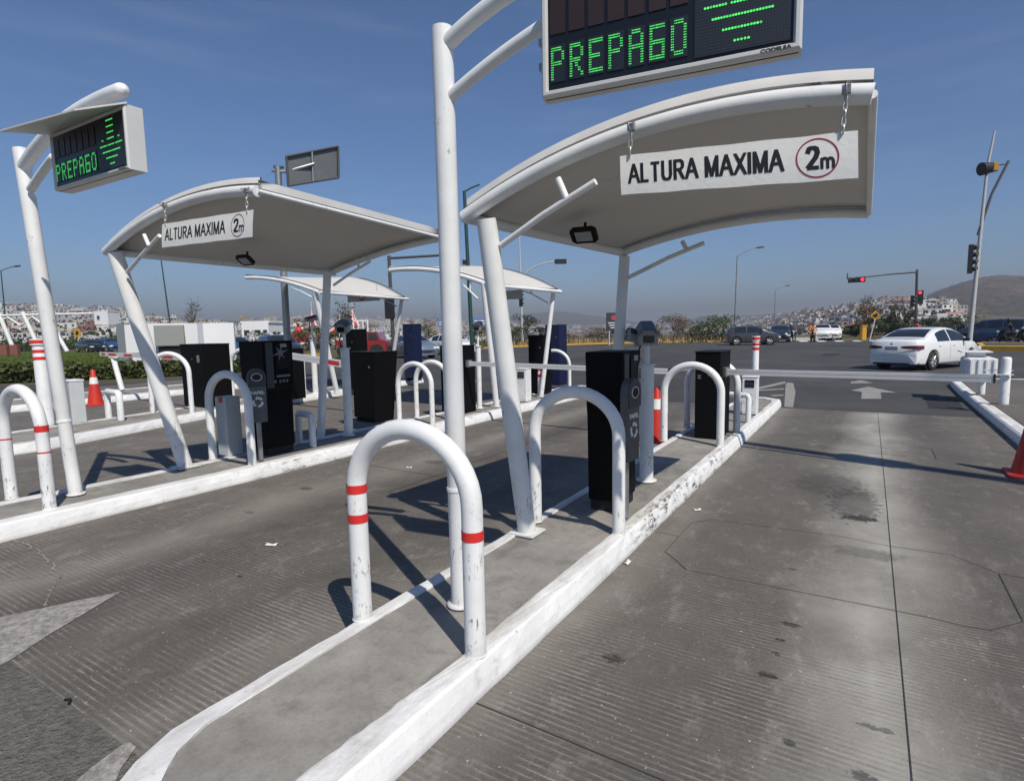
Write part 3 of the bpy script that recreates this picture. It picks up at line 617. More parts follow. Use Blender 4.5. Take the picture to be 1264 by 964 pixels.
def lerp(a, b, t): return a+(b-a)*t
def canopy(fl, fr, fb, bl_, br_, bb, cols, label, r=.045, braces=(), lamp=None, lip=.055, n=22, over=-.012, edge_over=.02, roof_up=.0, group='white arched canopies over the lanes'):
    """fl..fr front beam ends, fb its bulge; bl..br back beam; cols: list of (base, top, radius)"""
    fl, fr, bl_, br_ = map(Vector, (fl, fr, bl_, br_))
    o = thing('lane_canopy', (cols[0][0][0], cols[0][0][1], .15), label, 'canopy', group)
    def pt(s, t, dz=0):   # s 0 front..1 back ; t along the arch
        p = lerp(fl, fr, t); q = lerp(bl_, br_, t); p = p+Vector((0,0,4*t*(1-t)*fb)); q = q+Vector((0,0,4*t*(1-t)*bb)); w = lerp(p, q, s); w.z += dz; return w
    T = [i/n for i in range(n+1)]
    tubeset(o, 'front_beam', [pt(0, t) for t in T], r, n=18)
    tubeset(o, 'back_beam', [pt(1, t) for t in T], r*.85, n=14)
    tubeset(o, 'side_beam', [pt(s, 0) for s in (-.0, .5, 1.03)], r*.8)
    tubeset(o, 'side_beam', [pt(s, 1) for s in (0, .5, 1.0)], r*.42)
    Ss = [-over] + [i/8 for i in range(0, 9)] + [1+over*.6]; mb = MB(); up_ = r*.9+roof_up
    sag = lambda s: -.028*math.sin(pi*max(0, min(1, s)))
    mb.grid([[pt(s, t, up_+sag(s)) for t in T] for s in Ss]); mb.grid([[pt(s, t, up_+.022+sag(s)) for t in T][::-1] for s in Ss])
    mb.build('roof', M['roof'], o, weld='open')
    m = MB(); a = [pt(-over, t, up_-.012) for t in T]; b = [pt(-over, t, up_+lip) for t in T]; off = (fl-bl_).normalized()*.012; off.z = 0
    m.grid([a, b, [p-off for p in b], [p-off for p in a]], None, True); m.build('front_trim', M['roofedge'], o, weld='open')
    m = MB()
    for t in (.02, .28, .5, .72, .97): p = pt(-over*.5, t, up_-.004); m.lathe([(.006,0),(.006,.008),(0,.01)], p, 8)
    m.build('bolt', M['brushed'], o)
    m = MB(); m.grid([[pt(s, 1, up_-.02)+(fr-fl).normalized()*.015 for s in Ss], [pt(s, 1, up_+.045)+(fr-fl).normalized()*.015 for s in Ss]]); m.build('edge_trim', M['roofedge'], o, weld='open')
    for bs, tp, cr_ in cols:
        bs, tp = Vector(bs), Vector(tp); MB().tube([bs, lerp(bs, tp, .5), tp], [cr_, cr_*1.0, cr_*.95], 24).build('column', M['steel'], o)
        m = MB(); m.box((bs.x, bs.y, .156), (cr_*3.0, cr_*3.0, .012)); m.build('base_plate', M['kerb'], o)
    for br in braces:
        tubeset(o, 'brace', [Vector(p) for p in br[0]], br[2], n=12); tubeset(o, 'brace_strut', [Vector(p) for p in br[1]], br[2], n=12)
    if lamp:
        c, rz = lamp; c = Vector(c); ex = Vector((cos(rz), sin(rz), 0)); ey = Vector((-sin(rz)*.80, cos(rz)*.80, -.6)); en = ex.cross(ey)
        Q = lambda x, y, z: c+(ex*x+ey*y+en*z)*.80
        lm = MB(); lm.grid([[Q(x*k_, y*k_, z) for x, y in ((-.125,-.06),(-.09,-.09),(.09,-.09),(.125,-.06),(.125,.06),(.09,.09),(-.09,.09),(-.125,.06))] for z, k_ in ((-.02,1),(.015,1),(.03,.8))], None, False, True)
        lm.face([Q(x, y, -.02) for x, y in ((-.125,-.06),(-.09,-.09),(.09,-.09),(.125,-.06),(.125,.06),(.09,.09),(-.09,.09),(-.125,.06))]); lm.face([Q(x*.8, y*.8, .03) for x, y in ((-.125,-.06),(-.09,-.09),(.09,-.09),(.125,-.06),(.125,.06),(.09,.09),(-.09,.09),(-.125,.06))])
        l_ = lm.build('floodlight', M['black'], o)
        for i in range(3):
            for j in range(2): dx, dy = (i-1)*.052, (j-.5)*.058; q = MB(); q.slab(Q(dx, dy, -.022), ex, ey, [(-.021,-.023),(.021,-.023),(.021,.023),(-.021,.023)], -.003); q.build('lens', M['midgrey'], l_)
        b_ = MB(); b_.tube([Q(0, .02, .03), Q(0, .03, .03)+Vector((0,0,.09))], .012, 8); b_.build('lamp_bracket', M['black'], o)
    return o
cA = canopy((-2.27,3.10,2.385), (-.022,3.10,2.655), .185, (-2.09,5.45,2.385), (-.03,5.45,2.515), .11,
   [((-2.10,3.55,.15), (-2.105,3.11,2.36), .068), ((-2.22,5.47,.15), (-2.06,5.45,2.35), .055)], 'large white arched canopy over the right lane, nearest the viewer',
   braces=[([(-2.03,3.16,2.19), (-1.70,3.12,2.335), (-1.345,3.10,2.475)], [(-1.585,3.10,2.53), (-1.535,3.11,2.41)], .020), ([(-2.02,5.45,2.14), (-1.62,5.45,2.30), (-1.30,5.45,2.405)], [(-1.50,5.45,2.44), (-1.45,5.45,2.345)], .020)], lamp=((-1.83,4.0,2.345), .15), lip=.08)
fB = [B(131,311,3.0), B(318,236,3.0)]
cB = canopy(fB[0], fB[1], .16, B(408,337,5.43), B(547,294,5.43), .05,
   [(tuple(G(229,576,.15)), tuple(B(142,312,3.05)), .078), (tuple(G(396,541,.15)), tuple(B(404,338,5.40)), .056)], 'white arched canopy over the middle lane, left of the tall message pole',
   braces=[([B(157,336,3.08), B(176,314,3.04), B(197,291,3.0)], [B(178,290,3.0), B(184,304,3.0)], .019), ([B(412,352,5.43), B(435,336,5.43), B(457,323,5.43)], [B(440,318,5.43), B(443,330,5.43)], .017)], lamp=(tuple(B(303,321,3.95)), .15), lip=.075)
# the two farther canopies, facing the other way
cC = canopy(B(603,352,8.9), B(481,334,8.9), .13, B(690,360,11.2), B(560,334,11.2), .22,
   [(tuple(G(613,502,.15)), tuple(B(597,350,8.9)), .058), (tuple(G(668,490,.15)), tuple(B(683,362,11.2)), .05)], 'farther white canopy whose curved roof shows right of the tall message pole',
   braces=[([B(590,369,8.9), B(572,352,8.9)], [B(581,345,8.9), B(580,360,8.9)], .018), ([B(676,374,11.2), B(655,362,11.2), B(640,358,11.2)], [B(655,349,11.2), B(656,362,11.2)], .016)], lip=.02)
cD = canopy(B(394,361,9.2), B(304,343,9.2), .10, B(501,369,12.7), B(400,350,12.7), .32,
   [(tuple(G(416,485,.15)), tuple(B(388,357,9.2)), .062), (tuple(G(481,470,.15)), tuple(B(496,369,12.7)), .055)], 'farthest white canopy seen through the posts of the middle lane canopy',
   braces=[([B(385,367,9.2), B(372,360,9.2), B(358,354,9.2)], [B(367,352,9.2), B(368,358,9.2)], .018), ([B(490,378,12.7), B(470,368,12.7)], [B(475,362,12.7), B(476,371,12.7)], .014)], lip=.02)
# small grey no-entry boards under the far canopies
def noentry(c1, c2, Y, label, disc=True):
    a, b = B(*c1, Y), B(*c2, Y); o = thing('no_entry_board', ((a.x+b.x)/2, Y, b.z), label, 'hanging sign', 'grey boards hung under the far canopies'); h = a.z-b.z
    m = MB(); m.box(((a.x+b.x)/2, Y, (a.z+b.z)/2), (b.x-a.x, .02, h)); m.build('panel', M['wallgrey'], o)
    for x in (a.x+.1, b.x-.1): MB().tube([(x, Y, a.z), (x, Y, a.z+.22)], .006, 6).build('hanger', M['chain'], o)
    if disc:
        cx = lerp(a.x, b.x, .46); m = MB(); m.tube([(cx, Y-.012, (a.z+b.z)/2), (cx, Y-.018, (a.z+b.z)/2)], h*.44, 24); dd = m.build('red_disc', M['signred'], o)
        m = MB(); m.box((cx, Y-.021, (a.z+b.z)/2), (h*.5, .004, h*.12)); m.build('white_bar', M['reflective'], dd)
noentry((429,363), (469,371), 11.8, 'grey board with a red no-entry disc under the farthest canopy')
noentry((624,359), (645,369), 10.6, 'plain grey board hung under the far canopy beside the traffic light', False)

# height limit banners on chains
def chain(o, a, b, lr=.020, wr=.0042, n=None):
    a, b = Vector(a), Vector(b); L = (b-a).length; n = n or max(3, int(L/(lr*1.55))); m = MB(); d = (b-a)/L
    sx = Vector((1,0,0)); sy = Vector((0,1,0))
    for i in range(n):
        c = a+d*L*(i+.5)/n; s_ = (sx*.8+sy*.6) if i % 2 else (sx*-.6+sy*.8); rl = L/n*.72
        m.tube([c+d*(rl*cos(t))+s_*(lr*.45*sin(t)) for t in [2*pi*k/10 for k in range(10)]], wr, 6, closed=True)
    return m.build('chain', M['chain'], o)
STROKES = {'A': (.72,[((0,0),(.36,1)),((.36,1),(.72,0)),((.14,.36),(.58,.36))]),'L': (.58,[((.08,0),(.08,1)),((0,.075),(.56,.075))]),'T': (.62,[((.31,0),(.31,1)),((0,.925),(.62,.925))]),
 'U': (.70,[((.08,1),(.08,.28)),((.08,.28),(.14,.13)),((.14,.13),(.26,.065)),((.26,.065),(.44,.065)),((.44,.065),(.56,.13)),((.56,.13),(.62,.28)),((.62,.28),(.62,1))]),
 'R': (.70,[((.08,0),(.08,1)),((.02,.925),(.48,.925)),((.45,.93),(.60,.82)),((.60,.82),(.60,.62)),((.60,.62),(.46,.50)),((.08,.49),(.48,.49)),((.36,.48),(.66,0))]),
 'M': (.84,[((.08,0),(.08,1)),((.09,1),(.42,.05)),((.42,.05),(.75,1)),((.76,1),(.76,0))]),'X': (.68,[((.02,0),(.64,1)),((.04,1),(.66,0))]),'I': (.16,[((.08,0),(.08,1))]),' ': (.22,[]),
 '2': (.56,[((.06,.72),(.12,.88)),((.12,.88),(.28,.94)),((.28,.94),(.44,.86)),((.44,.86),(.48,.70)),((.48,.70),(.40,.50)),((.40,.50),(.07,.10)),((.03,.075),(.54,.075))]),
 'm': (.84,[((.07,0),(.07,.72)),((.07,.58),(.22,.68)),((.22,.68),(.37,.62)),((.37,.62),(.42,.48)),((.42,.5),(.42,0)),((.42,.52),(.55,.67)),((.55,.67),(.68,.64)),((.68,.64),(.77,.48)),((.77,.5),(.77,0))])}
def stroke_text(txt, x0, z0, width, height, P, weight=.15, gap=.13):
    mb = MB(); adv = sum(STROKES[c][0]+gap for c in txt)-gap; kx = width/adv; x = 0; lay = 0
    for c in txt:
        w, st = STROKES[c]
        for (a, b) in st:
            ax_, az_ = (x+a[0])*kx+x0, a[1]*height+z0; bx_, bz_ = (x+b[0])*kx+x0, b[1]*height+z0; dx, dz = bx_-ax_, bz_-az_; L = math.hypot(dx, dz); dx /= L; dz /= L; hwid = weight*height*.5
            if abs(dx) > .98: hwid *= .88
            e = hwid*(.35 if abs(dx) < .98 and abs(dz) < .995 else .0); nx, nz = -dz*hwid, dx*hwid; n = 3; lay += .000012
            q = [(ax_-dx*e, az_-dz*e), (bx_+dx*e, bz_+dz*e)]
            lo, hi = z0, z0+height
            r0_ = [P(lerp(q[0][0], q[1][0], i/n)+nx, min(hi, max(lo, lerp(q[0][1], q[1][1], i/n)+nz)), .0012+lay) for i in range(n+1)]
            r1_ = [P(lerp(q[0][0], q[1][0], i/n)-nx, min(hi, max(lo, lerp(q[0][1], q[1][1], i/n)-nz)), .0012+lay) for i in range(n+1)]
            mb.grid([r0_, r1_], None, False)
        x += w+gap
    return mb
def banner(tl, tr, bl, label, hang, Yoff, big):
    tl, tr, bl = Vector(tl), Vector(tr), Vector(bl); w = (tr-tl).length; h = (tl-bl).length; ax = (tr-tl).normalized(); ay = (tl-bl).normalized()
    o = thing('height_limit_sign', (tl+tr)/2, label, 'hanging sign', 'height limit banners hung from the canopies')
    nn = ax.cross(ay).normalized()   # toward the viewer
    P = lambda x, z, d=0: bl+ax*x+ay*z+nn*(d+.003*sin(x/w*5.2)+(.0025*sin(z/h*4)))
    m = MB(); nx = 24
    rows = [[P(w*i/nx, h*j/6 + (.003*sin(i*.9) if j in (0,6) else 0)*.5) for i in range(nx+1)] for j in range(7)]
    m.grid(rows); m.grid([[p-nn*.003 for p in r][::-1] for r in rows]); pan = m.build('panel', M['banner'], o, weld='open')
    z0 = h*.30; fs = h*.60
    stroke_text('ALTURA MAXIMA', w*.045, h*.27, w*.68, h*.50, P, .165, .15).build('lettering', M['ink'], o, weld='open')
    cx_, cz_ = w*.855, h*.5; m = MB(); R = h*.43; kk = 48
    m.grid([[P(cx_+R*q*cos(2*pi*k/kk), cz_+R*q*sin(2*pi*k/kk), .0015) for k in range(kk+1)] for q in (.93, 1.0)], None, False); m.build('ring', M['darkred'], o, weld='open')
    stroke_text('2', w*.815, h*.25, w*.048, h*.52, P, .20).build('lettering', M['ink'], o, weld='open')
    stroke_text('m', w*.868, h*.25, w*.050, h*.34, P, .18).build('lettering', M['ink'], o, weld='open')
    for x, ht in zip((.05, .945), hang):
        p = P(w*x, h*.96, .004); q = Vector((p.x+.01, p.y+.0, ht)); chain(o, p, q)
        m = MB(); m.tube([q+Vector((0,.0,-.015)), q+Vector((0,-.05,.03)), q+Vector((.01,.02,.05))], .006, 8); m.box(q+Vector((0,.0,.025)), (.035, .03, .035)); m.build('clamp', M['brushed'], o)
    return o
yb = 3.02
banner(B(765,193,yb), B(1059,161,yb), B(767,241,yb), 'large ALTURA MAXIMA 2 m banner hanging from the canopy over the right lane', (B(783,163,yb).z, B(1055,116,yb).z), 0, True)
banner(B(200,277,2.93), B(312,259,2.93), B(200,306,2.93), 'smaller ALTURA MAXIMA 2 m banner hanging from the canopy over the middle lane', (B(206,256,2.93).z, B(314,237,2.93).z), 0, False)
m = MB(); m.tube([B(737,224,3.08), B(752,222,3.05), B(768,216,3.02)], .0016, 5); tag(m.build('tie_wire', M['brushed']), 'thin loose wire tying the large height banner to the canopy brace', 'wire')

# ticket machines
def machine(x0, x1, y0, y1, h, label, star=False, rot=0):
    o = thing('ticket_machine', ((x0+x1)/2, (y0+y1)/2, .15), label, 'ticket machine', 'black ticket machines on the islands')
    cx, cy, w, d = (x0+x1)/2, (y0+y1)/2, x1-x0, y1-y0
    m = MB(); m.box((cx, cy, .20), (w-.03, d-.03, .10)); m.build('plinth', M['dull_black'], o)
    m = MB(); zt = .15+h; P = []
    for z, g, f in ((.23, 0, 0), (.95, .008, 0), (1.0, .012, .03), (zt-.01, .02, .035), (zt+.012*0, .015, .03)):
        P.append([(x0-g, y0-g*.5, z), (x1+f, y0-g*.5, z), (x1+f, y1+g, z), (x0-g, y1+g, z)])
    m.grid(P, None, False, True); m.face(P[-1]); m.face(P[0][::-1]); m.build('cabinet', M['cabinet'], o, bevel=.006, weld='open')
    xf = x1+.036
    m = MB(); m.box((xf+.002, y0+.075, zt-.30), (.012, .10, .56)); m.build('side_panel', M['greypanel'], o, bevel=.004)
    m = MB(); m.box((xf+.002, (y0+y1)/2+.07, zt-.20), (.010, d*.5, .30)); m.build('front_panel', M['black'], o, bevel=.003)
    m = MB(); m.box((xf+.004, (y0+y1)/2+.06, zt-.44), (.008, d*.48, .028)); m.build('label_strip', M['sticker'], o)
    for q in (.0, .07, .12, .17): m = MB(); m.box((xf+.004, (y0+y1)/2-.06+q, zt-.505), (.006, .028, .035)); m.build('icon', M['sticker'], o)
    m = MB(); m.box((xf+.006, y1-.12, zt-.06), (.012, .09, .045)); m.build('card_slot', M['midgrey'], o, bevel=.003)
    if star:
        c = Vector((xf+.009, (y0+y1)/2+.03, zt-.15)); m = MB(); pts = []
        for k in range(12): a_ = 2*pi*k/12+.25; rr = (.105, .034)[k % 2]*(1.15 if k in (0, 6) else .85); pts.append((rr*cos(a_), rr*sin(a_)*1.15))
        m.slab(c, (0,1,0), (0,0,1), pts, .003); m.build('star_sticker', M['sticker'], o)
    else:
        m = MB(); m.slab((xf+.008, y0+.33, zt-.32), (0,1,0), (0,0,1), [(0,0),(.08,0),(.08,.04),(.06,.05),(.06,.17),(.09,.2),(.09,.26),(.05,.24),(.0,.18)], .004); m.build('screen_bezel', M['midgrey'], o)
        m = MB(); m.box((xf+.012, y0+.37, zt-.2), (.006, .05, .09)); m.build('screen', M['glass'], o)
    return o
machine(-1.94, -1.675, 4.30, 4.70, 1.31, 'tall black ticket machine facing the right lane, beside the grey camera post')
machine(-6.70, -6.28, 4.32, 4.72, 1.42, 'black ticket machine with a grey star sticker facing the middle lane', True)

# recycling bins on posts
def bin_(x, y, label, rz):
    o = thing('litter_bin', (x, y, .15), label, 'litter bin', 'steel recycling bins beside the ticket machines', rz)
    loc = lambda px, py, pz: (x+px*cos(rz)-py*sin(rz), y+px*sin(rz)+py*cos(rz), pz)
    MB().tube([(x, y, .15), (x, y, .75)], .028, 12).build('post', M['brushed'], o)
    out = [(-.10,.62),(.10,.62),(.105,1.14)] + [(.105*cos(t), 1.14+.12*sin(t)) for t in [pi*k/12 for k in range(1, 12)]] + [(-.105,1.14)]
    ax = Vector((cos(rz), sin(rz), 0)); nn = Vector((sin(rz), -cos(rz), 0))
    m = MB(); m.slab(Vector((x, y, 0))+nn*.005, ax, (0,0,1), [(p[0]*.95, p[1]) for p in out], .065); m.build('body', M['binsteel'], o, bevel=.012)
    m = MB(); m.slab(Vector((x, y, 0))+nn*.0715, ax, (0,0,1), [(p[0]*.98, p[1]) for p in out if p[1] > 1.0]+[(-.1,1.0),(.1,1.0)], .006)
    c = Vector((x, y, 1.155))+nn*.08
    hd = MB(); hd.slab(Vector((x, y, 0))+nn*.070, ax, (0,0,1), [(-.098,1.04),(.098,1.04)]+[(.104*cos(t), 1.145+.118*sin(t)) for t in [pi*k/12 for k in range(0, 13)]], .012); hd.build('head_plate', M['greypanel'], o)
    m = MB(); m.tube([c+ax*(.055*cos(t))+Vector((0,0,.042*sin(t))) for t in [2*pi*k/24 for k in range(24)]], .007, 8, closed=True); m.build('opening_rim', M['chain'], o)
    m = MB(); m.slab(c+nn*.001, ax, (0,0,1), [(.05*cos(2*pi*k/24), .037*sin(2*pi*k/24)) for k in range(24)], .003); m.build('opening', M['dull_black'], o)
    m = MB(); cc = Vector((x, y, .86))+nn*.071
    for k in range(3):
        a_ = 2*pi*k/3+.5; pts = []
        for i in range(7): t = a_+i*.2; pts.append((.062*cos(t), .062*sin(t)))
        for i in range(6, -1, -1): t = a_+i*.2; pts.append((.036*cos(t), .036*sin(t)))
        m.slab(cc, ax, (0,0,1), pts, .003)
        t = a_+1.2; m.slab(cc, ax, (0,0,1), [(.028*cos(t), .028*sin(t)), (.072*cos(t), .072*sin(t)), (.05*cos(t+.55), .05*sin(t+.55))], .0032)
    m.build('recycling_mark', M['reflective'], o)
    text_mesh('lettering', 'PAPEL', .050, M['reflective'], o, Vector((x, y, .955))-ax*.075+nn*.073, ax, (0,0,1), width=.155, bold=.002)
    return o
bin_(-1.585, 4.22, 'steel recycling bin half hidden behind the white hoop at the right lane ticket machine', rad(84))
bin_(-6.13, 4.12, 'steel recycling bin with white arrows beside the machine with the star sticker', rad(62))

# camera posts
def campost(x, y, h1, h2, label, az, r=.066, second=False, s=1.0, m=M['steel']):
    o = thing('camera_post', (x, y, .15), label, 'camera post', 'plate cameras on short posts')
    MB().tube([(x, y, .15), (x, y, h1)], r, 22).build('post', m, o)
    f = MB(); f.lathe([(r,0),(r*1.28,.0),(r*1.28,.015),(r,.015)], (x, y, h1-.008), 22); f.build('flange', m, o)
    f = MB(); f.lathe([(r*1.5,0),(r*1.5,.012),(r,.014)], (x, y, .15), 22); f.build('base_flange', m, o)
    MB().tube([(x, y, h1), (x, y, h2)], r*.36, 14).build('mast', m, o)
    hs = []
    def house(cx, cy, cz, az, kx):
        a = Vector((cos(az), sin(az), 0)); b = Vector((-sin(az), cos(az), 0)); u = Vector((0,0,1)); L = .30*kx; w = .085*kx; hh = .075*kx; tilt = -.25
        a2 = (a+u*tilt).normalized(); u2 = (u-a*tilt*-1).normalized(); u2 = b.cross(a2)*-1 if b.cross(a2).z < 0 else b.cross(a2)
        c = Vector((cx, cy, cz)); prof = [(-w,-hh),(w,-hh),(w,hh*.35),(w*.55,hh),(-w*.55,hh),(-w,hh*.35)]
        mb_ = MB(); R1 = [c-a2*L*.5+b*p[0]+u2*p[1] for p in prof]; R2 = [c+a2*L*.5+b*p[0]+u2*p[1] for p in prof]
        mb_.grid([R1, R2], None, False, True); mb_.face(R1[::-1]); mb_.face(R2); h_ = mb_.build('camera_housing', M['midgrey'], o, bevel=.006)
        q = MB(); q.slab(c+a2*(L*.5+.003), b, u2, [(-w*.6,-hh*.65),(w*.6,-hh*.65),(w*.6,hh*.25),(-w*.6,hh*.25)], .004); q.build('lens_window', M['lens'], h_)
        q = MB(); hp = [(-w*1.12,hh*.30),(-w*.62,hh*1.08),(w*.62,hh*1.08),(w*1.12,hh*.30)]
        q.grid([[c-a2*L*.52+b*p[0]+u2*p[1]*1.04 for p in hp], [c+a2*L*.66+b*p[0]+u2*p[1]*1.04 for p in hp]], None, False); so_ = q.build('sunshield', M['greypanel'], h_, weld='open')
        sm = so_.modifiers.new('thick', 'SOLIDIFY'); sm.thickness = .004
        q = MB(); q.box(c-u2*hh*1.25, (.06*kx, .06*kx, .04*kx), az); q.build('mount', M['midgrey'], o)
        return c
    c = house(x, y, h2+.09*s, az, s)
    if second: house(x-.14, y+.16, h2+.05, az+1.9, .8)
    MB().tube(curve3((x-.02, y-.02, h2+.02), (x-.13, y, h2-.08), (x-r*.9, y-.01, h1-.02))+[Vector((x-r*1.05, y, h1-.12))], .008, 8, m=None).build('cable', M['dull_black'], o)
    return o
campost(-1.80, 5.37, 1.29, 1.50, 'grey camera post behind the right lane ticket machine, largest of the camera posts', rad(-66), second=True)
campost(-6.42, 5.76, 1.43, 1.66, 'camera post beside the back column of the middle lane canopy', rad(-60), s=1.0, r=.062)
campost(-11.9, 9.65, 1.50, 1.95, 'distant white camera post beside the farthest canopy column', rad(-100), r=.07, s=.8)
campost(-6.35, 9.0, 1.35, 1.66, 'white camera post rising above the slim black cabinet', rad(-70), r=.05, s=.8)

# barriers
def barrier(x0, x1, y0, y1, h, tip, zarm, label, ang, bands=False, armlen=2.6, arm_h=.075, taper=0.0, lead=0.0, pivot=None, arm_m='alu', skew=0, group='black barrier cabinets with boom arms', sticker=True):
    o = thing('barrier', ((x0+x1)/2, (y0+y1)/2, .15), label, 'barrier', group); cx, cy, w, d = (x0+x1)/2, (y0+y1)/2, x1-x0, y1-y0
    m = MB(); z0, z1 = .15, .15+h; t = taper
    P = []
    for z, q in ((z0, t), (z0+.02, t), (z1-.012, 0), (z1, .008)):
        P.append([(x0+q, y0+q*.4, z), (x1-q*.6, y0+q*.4, z), (x1-q*.6, y1-q*.4, z), (x0+q, y1-q*.4, z)])
    m.grid(P, None, False, True); m.face(P[-1]); m.face(P[0][::-1]); cab = m.build('cabinet', M['cabinet'], o, bevel=.006, weld='open')
    m = MB(); m.box((cx, cy, z1+.008), (w+.02, d+.02, .018)); m.build('lid', M['black'], o, bevel=.004)
    if sticker:
        m = MB(); 
        for i in range(3):
            for j in range(3):
                if (i+j) % 2 == 0 or i == 1: m.box((x0+w*.12+i*.016, y0-.003, z1-.34+j*.016), (.014, .004, .014))
        m.build('sticker', M['sticker'], cab)
    m = MB(); m.tube([(x0+w*.55, y0+.002, z1-.30), (x0+w*.55, y0-.012, z1-.30)], .012, 12); m.build('lock', M['brushed'], cab)
    p = Vector(pivot) if pivot else Vector((x1-.02, cy, zarm)); q = Vector(tip); dd = (q-p); L = dd.length; ax = dd/L; nn = Vector((-ax.y, ax.x, 0)); ay = Vector((0,0,1))
    m = MB(); hh = arm_h/2
    prof = [(-.022,-hh),(.022,-hh),(.022,-hh*.12),(.014,-hh*.08),(.014,hh*.08),(.022,hh*.12),(.022,hh),(-.022,hh),(-.022,hh*.12),(-.014,hh*.08),(-.014,-hh*.08),(-.022,-hh*.12)]
    m.grid([[p+nn*a_+ay*b_ for a_, b_ in prof], [q+nn*a_+ay*b_ for a_, b_ in prof]], None, False, True); m.face([q+nn*a_+ay*b_ for a_, b_ in prof]); m.face([p+nn*a_+ay*b_ for a_, b_ in prof][::-1])
    arm = m.build('boom', M[arm_m], o, weld='open')
    m = MB(); m.slab(q-nn*.026-ay*(hh+.006), nn, ay, [(0,0),(.052,0),(.052,2*hh+.012),(0,2*hh+.012)], .012); m.build('end_cap', M['dull_black'], arm)
    if bands:
        for (a_, b_) in bands:
            m = MB(); c0, c1 = p+ax*L*a_, p+ax*L*b_
            for sgn in (-1, 1): m.face([c0+nn*sgn*.0235-ay*hh*.62, c1+nn*sgn*.0235-ay*hh*.62, c1+nn*sgn*.0235+ay*hh*.62, c0+nn*sgn*.0235+ay*hh*.62])
            m.build('red_stripe', M['red'], arm, weld='open')
    m = MB(); m.box(p+ay*0, (.06, .12, arm_h+.05), math.atan2(ax.y, ax.x)); m.build('arm_clamp', M['brushed'], o, bevel=.004)
    return o
barrier(-1.955, -1.63, 7.82, 8.45, 1.15, (1.075,7.28,1.083), 1.03, 'black barrier cabinet whose white boom closes the right lane', 0, pivot=(-1.60,8.02,1.035), arm_m='alu')
barrier(-6.97, -6.50, 6.65, 7.25, 1.18, (-7.9,7.75,1.0), 1.0, 'squat tapered black cabinet right of the camera post, its lid level with the hoops', 0, taper=.09, pivot=(-6.75,7.3,.5), sticker=False) if False else None
def cabinet(x0, x1, y0, y1, h, label, mkey='cabinet', taper=0, name='equipment_cabinet', legs=False, group='upright equipment cabinets', lid='black', text=None):
    o = thing(name, ((x0+x1)/2, (y0+y1)/2, .15), label, 'cabinet', group); z0 = .15+(.1 if legs else 0); z1 = .15+h; t = taper; m = MB()
    P = [[(x0+q, y0+q*.4, z), (x1-q, y0+q*.4, z), (x1-q, y1-q*.4, z), (x0+q, y1-q*.4, z)] for z, q in ((z0, t), (z0+.02, t), (z1-.015, 0), (z1, .01))]
    m.grid(P, None, False, True); m.face(P[-1]); m.face(P[0][::-1]); b = m.build('body', M[mkey], o, bevel=.008, weld='open')
    m = MB(); m.box(((x0+x1)/2, (y0+y1)/2, z1+.008), (x1-x0+.015, y1-y0+.015, .018)); m.build('lid', M[lid], o, bevel=.004)
    m = MB(); m.box((lerp(x0, x1, .5), y0+t*.2-.002, lerp(z0, z1, .5)), ((x1-x0)*.78, .006, (z1-z0)*.86)); m.build('door', M[mkey], o, bevel=.002)
    m = MB(); m.box((lerp(x0, x1, .78), y0-.006, z1-h*.2), (.02, .012, .03)); m.build('handle', M['brushed'], o)
    if legs:
        for x in (x0+.05, x1-.05): m = MB(); m.box((x, (y0+y1)/2, .20), (.05, y1-y0-.05, .11)); m.build('foot', M['dull_black'], o)
    if text: text_mesh('label_text', text, .022, M['yellow'], o, (x0+.1, y0-.008, z1-.07), (1,0,0), (0,0,1), width=.1)
    return o
cabinet(-7.42, -6.80, 6.72, 7.25, 1.17, 'squat tapered black cabinet at the end of the red and white boom', taper=.10)
barrier(-6.72, -6.22, 8.3, 8.7, 1.22, (-2.35,7.95,1.03), 1.03, 'slim black cabinet behind the tall message pole, its boom crossing the middle lane', 0, pivot=(-6.1,8.35,1.06), sticker=False)
barrier(-12.60, -11.80, 6.72, 7.35, 1.31, tuple(B(124,437,7.2)), 1.1, 'black cabinet by the white wall, its boom with red blocks reaching left', 0, pivot=tuple(B(247,443,6.75)), bands=[(.22,.32),(.42,.52),(.62,.71),(.80,.89),(.93,.975)], arm_h=.10)
barrier(-11.75, -11.2, 8.3, 8.8, 1.15, tuple(B(463,456,7.9)), 1.0, 'hidden cabinet behind the star sticker machine, its boom with two red blocks reaching right', 0, pivot=tuple(B(345,437,8.2)), bands=[(.55,.67),(.775,.93)], arm_h=.14, arm_m='alu', sticker=False)
m = MB(); a = B(463,455,7.88); m.tube([a, a+Vector((.06,-.01,-.06)), a+Vector((.09,-.01,-.3)), a+Vector((.03,-.01,-.42)), a+Vector((0,-.01,-.3)), a+Vector((.05,-.01,-.1))], .007, 6); tag(m.build('loose_cable', M['paper']), 'white cord dangling from the tip of the boom before the tapered cabinet', 'cable')
cabinet(-8.35, -7.95, 7.9, 8.3, 1.52, 'narrow black cabinet rising behind the tapered one') if False else cabinet(-11.80, -11.38, 10.55, 11.0, 1.58, 'tall narrow black cabinet rising behind the camera post of the middle island')
cabinet(-7.35, -6.93, 13.55, 14.0, 1.60, 'navy blue cabinet at the right end of the second island', 'navy', lid='navy', group='navy blue cabinets')
cabinet(-12.12, -11.72, 13.2, 13.6, 1.72, 'navy blue cabinet left of the tall message pole', 'navy', lid='navy', legs=True, group='navy blue cabinets')
cabinet(-6.75, -6.35, 11.6, 12.0, 1.35, 'dark narrow cabinet left of the leaning far column', group='upright equipment cabinets')
